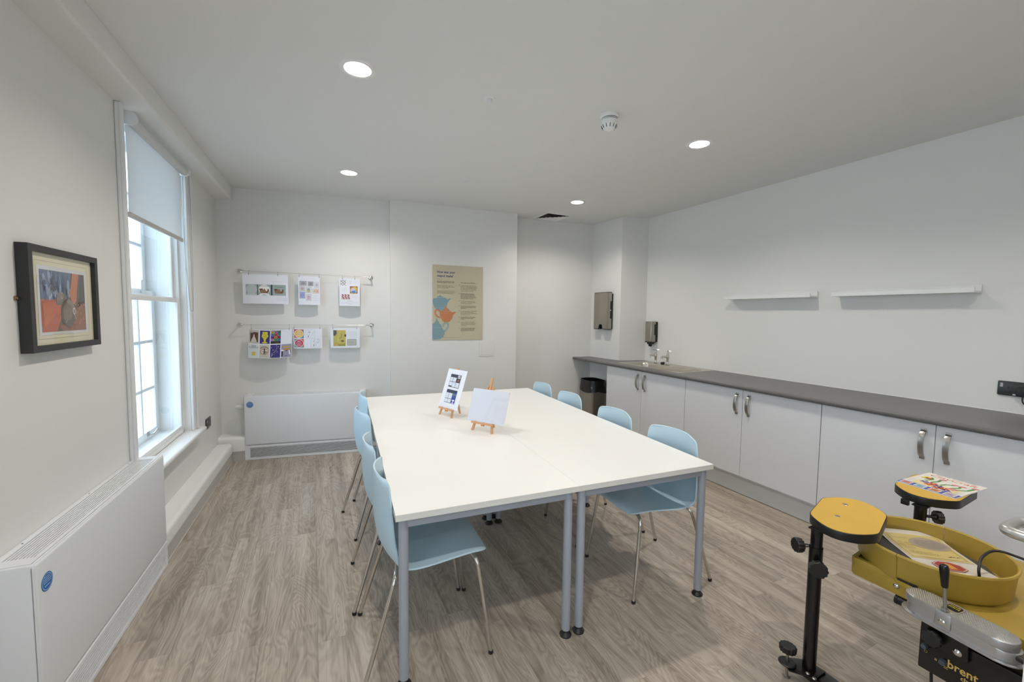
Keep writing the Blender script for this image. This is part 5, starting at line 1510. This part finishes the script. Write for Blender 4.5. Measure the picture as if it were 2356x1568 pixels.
m = MB(); m.T = WT; knob(m, (2.362, 0.812, 0.640), (0.75, -0.65, 0.0), 0.026, 0.020, 0.028); m.build('clamp_knob', BLACKP, p2_)
m = MB(); m.T = WT; m.box(2.352, 2.368, 0.872, 0.900, 0.660, 0.685, 0.003); m.build('stop_bracket', BLACKP, p2_)
# levelling screw at the post foot
m = MB(); m.T = WT
m.cyl((1.742, 0.990, 0.001), (1.742, 0.990, 0.120), 0.0055, 14); wbuild(m, 'levelling_screw', SATIN)
m = MB(); m.T = WT; knob(m, (1.742, 0.990, 0.100), (0.05, 0.02, 1), 0.030, 0.022, 0.012); wbuild(m, 'levelling_knob', BLACKP)
m = MB(); m.T = WT; m.lathe([(0.006, 0.062), (0.030, 0.060), (0.032, 0.064), (0.028, 0.068), (0.006, 0.067)], 28, center=(1.742, 0.990, 0)); wbuild(m, 'lock_disc', BLACKP)
m = MB(); m.T = WT; m.prism([(1.715, 0.965), (1.745, 1.020), (1.785, 1.005), (1.840, 0.968), (1.845, 0.90), (1.775, 0.895)], 0.052, 0.058, 0.002); wbuild(m, 'foot_plate', BLACKM)
m = MB(); m.T = WT; m.lathe([(0.0, 0.0), (0.014, 0.0), (0.014, 0.010), (0.0, 0.012)], 6, center=(1.742, 0.990, 0.0005)); wbuild(m, 'foot_nut', SATIN)
for sx, sy in ((1.770, 0.925), (1.768, 0.900)):
    m = MB(); m.T = WT; m.lathe([(0.0, 0.006), (0.008, 0.006), (0.006, 0.002 + 0.006), (0.003, 0.010), (0.0, 0.010)], 12, center=(sx, sy, 0.052)); wbuild(m, 'screw', SATIN)
# hand bar under the deck
m = MB(); m.T = WT; m.cyl((1.895, 0.712, 0.470), (1.865, 0.40, 0.462), 0.0165, 20); wbuild(m, 'hand_bar', BLACKP)
m = MB(); m.T = WT; m.cyl((1.896, 0.716, 0.470), (1.8955, 0.708, 0.470), 0.0185, 20); wbuild(m, 'bar_cap', BLACKP)
# control box and pedal bracket (front faces the room's left)
CBX = 1.785
GOLD = mat('gold_print', S(206, 172, 88), 0.5, var=0.0)
def facing(z): pass
m = MB(); m.T = WT; m.box(CBX + 0.012, CBX + 0.10, 0.19, 0.613, 0.332, 0.474, 0.004); cbx = wbuild(m, 'control_box', BLACKM)
# bracket plate, tall on the left and stepping down to the right
m = MB(); m.T = WT @ Matrix(((0, 0, 1, 0), (1, 0, 0, 0), (0, 1, 0, 0), (0, 0, 0, 1)))
pl = [(0.607, 0.475), (0.607, 0.493), (0.600, 0.500), (0.505, 0.500), (0.498, 0.492), (0.496, 0.440), (0.500, 0.432), (0.607, 0.432)]
m.prism(pl, CBX, CBX + 0.006, 0.001, 1); m.T = None
wbuild(m, 'pedal_bracket', BLACKM)
m = MB(); m.T = WT; knob(m, (CBX, 0.573, 0.463), (-1, 0, 0.1), 0.024, 0.014, 0.010); wbuild(m, 'bracket_knob', BLACKP)
m = MB(); m.T = WT @ Matrix.Translation((CBX, 0.520, 0.452)) @ Matrix.Rotation(-pi / 2, 4, 'Y'); m.lathe([(0.0, 0.0), (0.011, 0.0), (0.011, 0.002), (0.006, 0.006), (0.0, 0.007)], 16); wbuild(m, 'screw', CHROME)
for (yy, zz, r_) in ((0.598, 0.412, 0.009), (0.553, 0.392, 0.010)):
    m = MB(); m.T = WT @ Matrix.Translation((CBX + 0.012, yy, zz)) @ Matrix.Rotation(-pi / 2, 4, 'Y'); m.lathe([(0.0, 0.0), (r_, 0.0), (r_ * 0.8, 0.012), (0.0, 0.013)], 16); m.build('switch_knob', mat('slate_knob', S(70, 76, 88), 0.4, var=0.0), cbx)
m = MB(); m.T = WT @ Matrix.Translation((CBX + 0.012, 0.597, 0.436)) @ Matrix.Rotation(-pi / 2, 4, 'Y'); m.lathe([(0.0, 0.0), (0.005, 0.0), (0.004, 0.004), (0.0, 0.005)], 12); m.build('indicator', mat('green_indicator', S(20, 92, 70), 0.25, var=0.0), cbx)
P = Print(lambda u, v, l: W(CBX + 0.012 - l, 0.613 - u, v))
P.text('brent', 0.0695, 0.384, 0.036, GOLD, bold=0.022, sx=0.86); P.text('classic', 0.101, 0.366, 0.0185, GOLD, bold=0.018, sx=0.95)
P.rect(0.040, 0.388, 0.046, 0.390, GOLD); P.rect(0.040, 0.384, 0.046, 0.386, GOLD); P.rect(0.062, 0.380, 0.072, 0.382, GOLD); P.rect(0.062, 0.375, 0.072, 0.377, GOLD); P.ring(0.018, 0.396, 0.004, 0.004, 0.001, GOLD, 12)
P.build('lettering', cbx)
m = MB(); m.T = WT; m.tube(fillet([(CBX + 0.03, 0.585, 0.340), (CBX + 0.028, 0.580, 0.26), (CBX + 0.05, 0.52, 0.17), (CBX + 0.09, 0.42, 0.10)], 0.08, 8), 0.0042, 10); wbuild(m, 'power_cable', BLACKP)

# foot pedal carried on the bracket
fp = thing('foot_pedal', 'cast aluminium pedal with black-tipped lever on the wheel bracket', 'pedal', (1.813, 0.530, 0.502), radians(-96))
# local x runs from the far end towards the camera, local y to the far side
def plate(w, h_, r, z0, z1, bev, dx=0.0): 
    m = MB(); m.T = Matrix.Translation((dx, 0, 0)); m.prism(rrect(w, h_, r, 8), z0, z1, bev); m.T = None; return m
m = plate(0.285, 0.098, 0.047, 0.000, 0.006, 0.002, 0.002); m.build('base_flange', ALU, fp)
m = plate(0.262, 0.080, 0.038, 0.006, 0.036, 0.003, 0.004); m.build('lower_body', ALU, fp)
m = plate(0.262, 0.084, 0.041, 0.036, 0.062, 0.003, -0.002); m.build('rocker', ALU, fp)
TRD = mat('tread_metal', S(190, 186, 176), 0.4, metal=0.7, var=0.05, scale=60)
for (xa, xb) in ((-0.126, -0.046), (0.004, 0.122)):
    m = MB()
    step = 0.0066
    j = 0; y = -0.034
    while y < 0.036:
        x = xa + (step / 2 if j % 2 else 0)
        while x < xb:
            ex = min(abs(x + 0.002) - 0.088, 0)
            dx_ = abs(x + 0.002) - 0.090
            if dx_ < 0 or hypot(dx_, y) < 0.0365:
                a = m.V((x - 0.0024, y, 0.0618)); b2 = m.V((x, y - 0.0024, 0.0618)); c = m.V((x + 0.0024, y, 0.0618)); d = m.V((x, y + 0.0024, 0.0618)); e = m.V((x, y, 0.0636))
                for q in ((a, b2, e), (b2, c, e), (c, d, e), (d, a, e)): m.F(q)
            x += step
        y += step * 0.8; j += 1
    o = m.build('tread_studs', TRD, fp, None); o['kind'] = 'stuff'
m = MB(); m.T = Matrix.Translation((-0.020, 0.004, 0)); m.prism(rrect(0.046, 0.066, 0.014, 6), 0.0618, 0.0640, 0.0008, 1); m.T = None; m.build('badge_surround', TRD, fp)
m = MB(); m.T = Matrix.Translation((-0.018, 0.010, 0)); m.prism(rrect(0.034, 0.040, 0.010, 6), 0.0638, 0.0644, 0); m.T = None; m.build('badge', BLACKP, fp)
YB = mat('badge_yellow', S(206, 186, 70), 0.5, var=0.0)
P = Print(lambda u, v, l: Vector((-0.018 - v, 0.010 - u, 0.0644 + l)) if False else Vector((-0.018 + u, 0.010 + v, 0.0644 + l)))
P.text('brent', 0.0, 0.003, 0.0125, YB, 'CENTER', bold=0.02, sx=-1.0 if False else 1.0, rot=pi / 2 * 0 + pi); P.text('speed', 0.0, 0.013, 0.0105, YB, 'CENTER', bold=0.02, rot=pi)
P.build('badge_lettering', fp)
m = MB(); m.cyl((-0.022, -0.028, 0.062), (-0.028, -0.030, 0.150), 0.0048, 16); m.lathe([(0.0, 0.0), (0.011, 0.0), (0.009, 0.007), (0.0, 0.007)], 6, center=(-0.022, -0.028, 0.0635)); lv = m.build('lever_rod', SATIN, fp)
m = MB(); d = Vector((-0.006, -0.002, 0.088)).normalized(); p = Vector((-0.0268, -0.0296, 0.136))
m.tube([p, p + d * 0.004, p + d * 0.05, p + d * 0.062, p + d * 0.070, p + d * 0.073], [0.0075, 0.0085, 0.0118, 0.0122, 0.0098, 0.004], 20); tag(m.build('lever_grip', BLACKM, lv), 'black tapered grip')
m = MB(); m.box(-0.040, 0.000, -0.044, -0.038, 0.012, 0.060, 0.004); m.build('pivot_boss', ALU, fp)
m = MB(); m.T = Matrix.Translation((-0.020, -0.044, 0.030)) @ Matrix.Rotation(pi / 2, 4, 'X'); m.lathe([(0.0, 0.0), (0.0095, 0.0), (0.0095, 0.003), (0.006, 0.005), (0.006, 0.007), (0.0, 0.007)], 6); m.T = None; m.build('pivot_bolt', CHROME, fp)
m = MB(); m.tube([(0.128, -0.012, 0.026), (0.146, -0.016, 0.026), (0.150, -0.017, 0.026)], [0.009, 0.0085, 0.006], 14); m.tube(fillet([(0.146, -0.016, 0.026), (0.185, -0.030, 0.012), (0.26, -0.03, -0.09)], 0.04), 0.0038, 10); m.build('lead', BLACKP, fp)

# document in a clear sleeve lying on the wheel head
q_ = [Vector(p) for p in ((2.163, 0.867, 0), (2.318, 0.746, 0), (2.124, 0.545, 0), (1.972, 0.700, 0))]
cx_ = sum(q_, Vector()) / 4
def fit(z, k): s = (1.48 - z) / 0.88; return s * k
ang = atan2(0.746 - 0.867, 2.318 - 2.163)
dc = thing('document_sleeve', 'printed notice in a clear plastic sleeve lying in the splash pan', 'document', (cx_.x * 0.995, cx_.y * 0.995, 0.5836), ang)
def dfn(u, v, l=0.0):
    x, y = u - 0.105, v - 0.1485
    return Vector((x, y, 0.001 + 0.016 * max(0, (abs(y) - 0.05) / 0.1) ** 2 * (1 if y > 0 else 0.5) + l))
m = MB(); m.grid(lambda a, b: dfn(a * 0.21, b * 0.297), 6, 10); m.build('paper', mat('document_paper', S(222, 214, 206), 0.7, var=0.02), dc)
P = Print(dfn); yl = K(216, 194, 128)
P.rect(0.008, 0.098, 0.202, 0.272, yl, 0.03); P.up(1); P.frame(0.018, 0.108, 0.192, 0.262, 0.0013, K(90, 74, 60))
P.up(2)
for k in range(18): 
    f_ = 1 - k / 18
P.ell(0.138, 0.214, 0.066, 0.044, K(176, 164, 148), 30); P.up(3); P.ell(0.140, 0.214, 0.052, 0.034, K(160, 148, 142), 30); P.up(4); P.ring(0.140, 0.214, 0.042, 0.027, 0.001, K(130, 120, 126), 30)
P.scrib(0.112, 0.200, 0.172, 0.228, K(124, 112, 112), 3, rn); P.scrib(0.030, 0.238, 0.085, 0.252, K(150, 128, 84), 2, rn)
P.scrib(0.026, 0.128, 0.120, 0.150, K(96, 78, 56), 2, rn); P.scrib(0.140, 0.120, 0.186, 0.138, K(70, 56, 50), 1, rn); P.scrib(0.026, 0.165, 0.075, 0.22, K(160, 136, 90), 4, rn)
rd = K(176, 62, 58); cxo, cyo, R = 0.098, 0.052, 0.040
P.up(2)
def octa(r): return [(cxo + r * 1.25 * cos(pi / 8 + k * pi / 4), cyo + r * sin(pi / 8 + k * pi / 4)) for k in range(8)]
P.poly(octa(R), rd); P.up(3); P.poly(octa(R * 0.94), WH); P.up(4); P.poly(octa(R * 0.88), rd)
P.up(5); P.rect(cxo - .010, cyo - .020, cxo + .012, cyo + .006, K(226, 160, 60))
for k in range(4): P.rect(cxo - .010 + k * .0058, cyo, cxo - .006 + k * .0058, cyo + .024 - abs(k - 1.5) * .004, K(230, 172, 80))
P.poly([(cxo - .010, cyo - .010), (cxo - .020, cyo + .006), (cxo - .016, cyo + .009), (cxo - .006, cyo - .002)], K(226, 160, 60))
P.build('print', dc)
m = MB(); 
def slv(a, b): p = dfn(-0.008 + a * 0.236, -0.012 + b * 0.325); p.z += 0.003 + 0.004 * sin(5 * a + 3 * b) * sin(pi * a) * 0.6 + 0.003; return p
m.grid(slv, 20, 26); m.build('sleeve', SLEEVE, dc, 80)
bt = thing('power_lead', 'black cable looping over the rim of the splash pan', 'cable', (2.08, 0.58, 0.59))
m = MB(); m.tube([Vector(p) - Vector((2.08, 0.58, 0.59)) for p in catmull([(2.055, 0.560, 0.594), (2.062, 0.566, 0.625), (2.105, 0.572, 0.652), (2.16, 0.560, 0.668), (2.17, 0.52, 0.672), (2.15, 0.44, 0.668), (2.10, 0.30, 0.62)], 6)], 0.0042, 10); m.build('cable', BLACKP, bt)

# magazine on the far pad
mg = [Vector(p) for p in ((2.755, 0.971, 0), (2.746, 0.761, 0), (2.424, 0.729, 0), (2.465, 0.945, 0))]
cxm = sum(mg, Vector()) / 4
am = atan2(0.761 - 0.971, 2.746 - 2.755)
mz = thing('magazine', 'craft magazine with flowers on its cover lying on the far yellow pad', 'magazine', (cxm.x, cxm.y, 0.7203), am)
mw, mh = 0.202, 0.286
m = MB(); m.box(-mw / 2, mw / 2, -mh / 2, mh / 2, 0.0, 0.0050, 0.0008, 1); m.build('pages', PAPER, mz, None)
P = Print(lambda u, v, l: Vector((u - 0.101, v - 0.143, 0.0050 + l * 0.4)))
P.fn = (lambda f: (lambda u, v, l=0.0: f(u * 0.944, v * 0.938, l)))(P.fn); mw, mh = 0.214, 0.305
P.rect(0, 0, mw, mh, K(226, 222, 214)); P.up(1)
P.text("READERS' WORK SHARED", mw / 2, mh - 0.012, 0.0135, K(70, 60, 60), 'CENTER', sx=0.95)
P.text('ClayCraft', mw / 2, mh - 0.060, 0.054, K(206, 92, 66), 'CENTER', sx=0.82, shear=0.1, spacing=1.0)
P.up(2)
gnn, grd, pk, bu, yw = K(84, 148, 62), K(196, 72, 70), K(216, 126, 140), K(92, 96, 164), K(222, 196, 60)
P.rect(0.03, 0.055, 0.19, 0.13, K(228, 210, 160))
P.up(3)
for (x_, y_, c_) in ((.06, .115, bu), (.09, .120, grd), (.085, .09, grd), (.115, .105, bu), (.14, .09, grd), (.16, .115, pk), (.12, .075, K(170, 60, 80)), (.155, .07, bu)):
    for k in range(5): P.ell(x_ + .011 * cos(k * 1.257), y_ + .011 * sin(k * 1.257), .009, .006, c_, 8, rot=k * 1.257)
    P.up(4); P.ell(x_, y_, .004, .004, yw, 8); P.up(3)
for pts in ([(.05, .14), (.06, .19), (.045, .22)], [(.075, .135), (.085, .18), (.08, .215)], [(.11, .13), (.12, .165), (.14, .185)], [(.15, .13), (.165, .165), (.16, .195)], [(.17, .12), (.195, .16), (.20, .215)]): P.line(pts, .010, gnn)
P.up(4)
for x_, y_, c_ in ((.035, .205, yw), (.045, .19, grd), (.14, .195, pk), (.165, .20, pk), (.085, .225, pk), (.20, .225, pk), (.03, .185, yw)): P.ell(x_, y_, .014, .010, c_, 12, rot=.6)
P.up(1)
P.rect(0.0, 0.0, mw, 0.052, K(84, 92, 164))
for k, c_ in enumerate(((206, 140, 128), (150, 186, 190), (214, 140, 84), (196, 170, 176))):
    P.up(2); P.rect(0.006 + k * 0.053, 0.006, 0.046 + k * 0.053, 0.047, WH); P.up(3); P.rect(0.009 + k * 0.053, 0.009, 0.043 + k * 0.053, 0.044, K(*c_)); P.up(4); P.ell(0.026 + k * .053, .026, .012, .011, K(c_[0] - 40, c_[1] - 30, c_[2] - 20), 12)
P.up(2); P.scrib(.006, .060, .028, .13, K(120, 120, 130), 6, rn); P.scrib(.17, .055, .208, .10, K(130, 130, 130), 5, rn)
P.build('cover_print', mz)
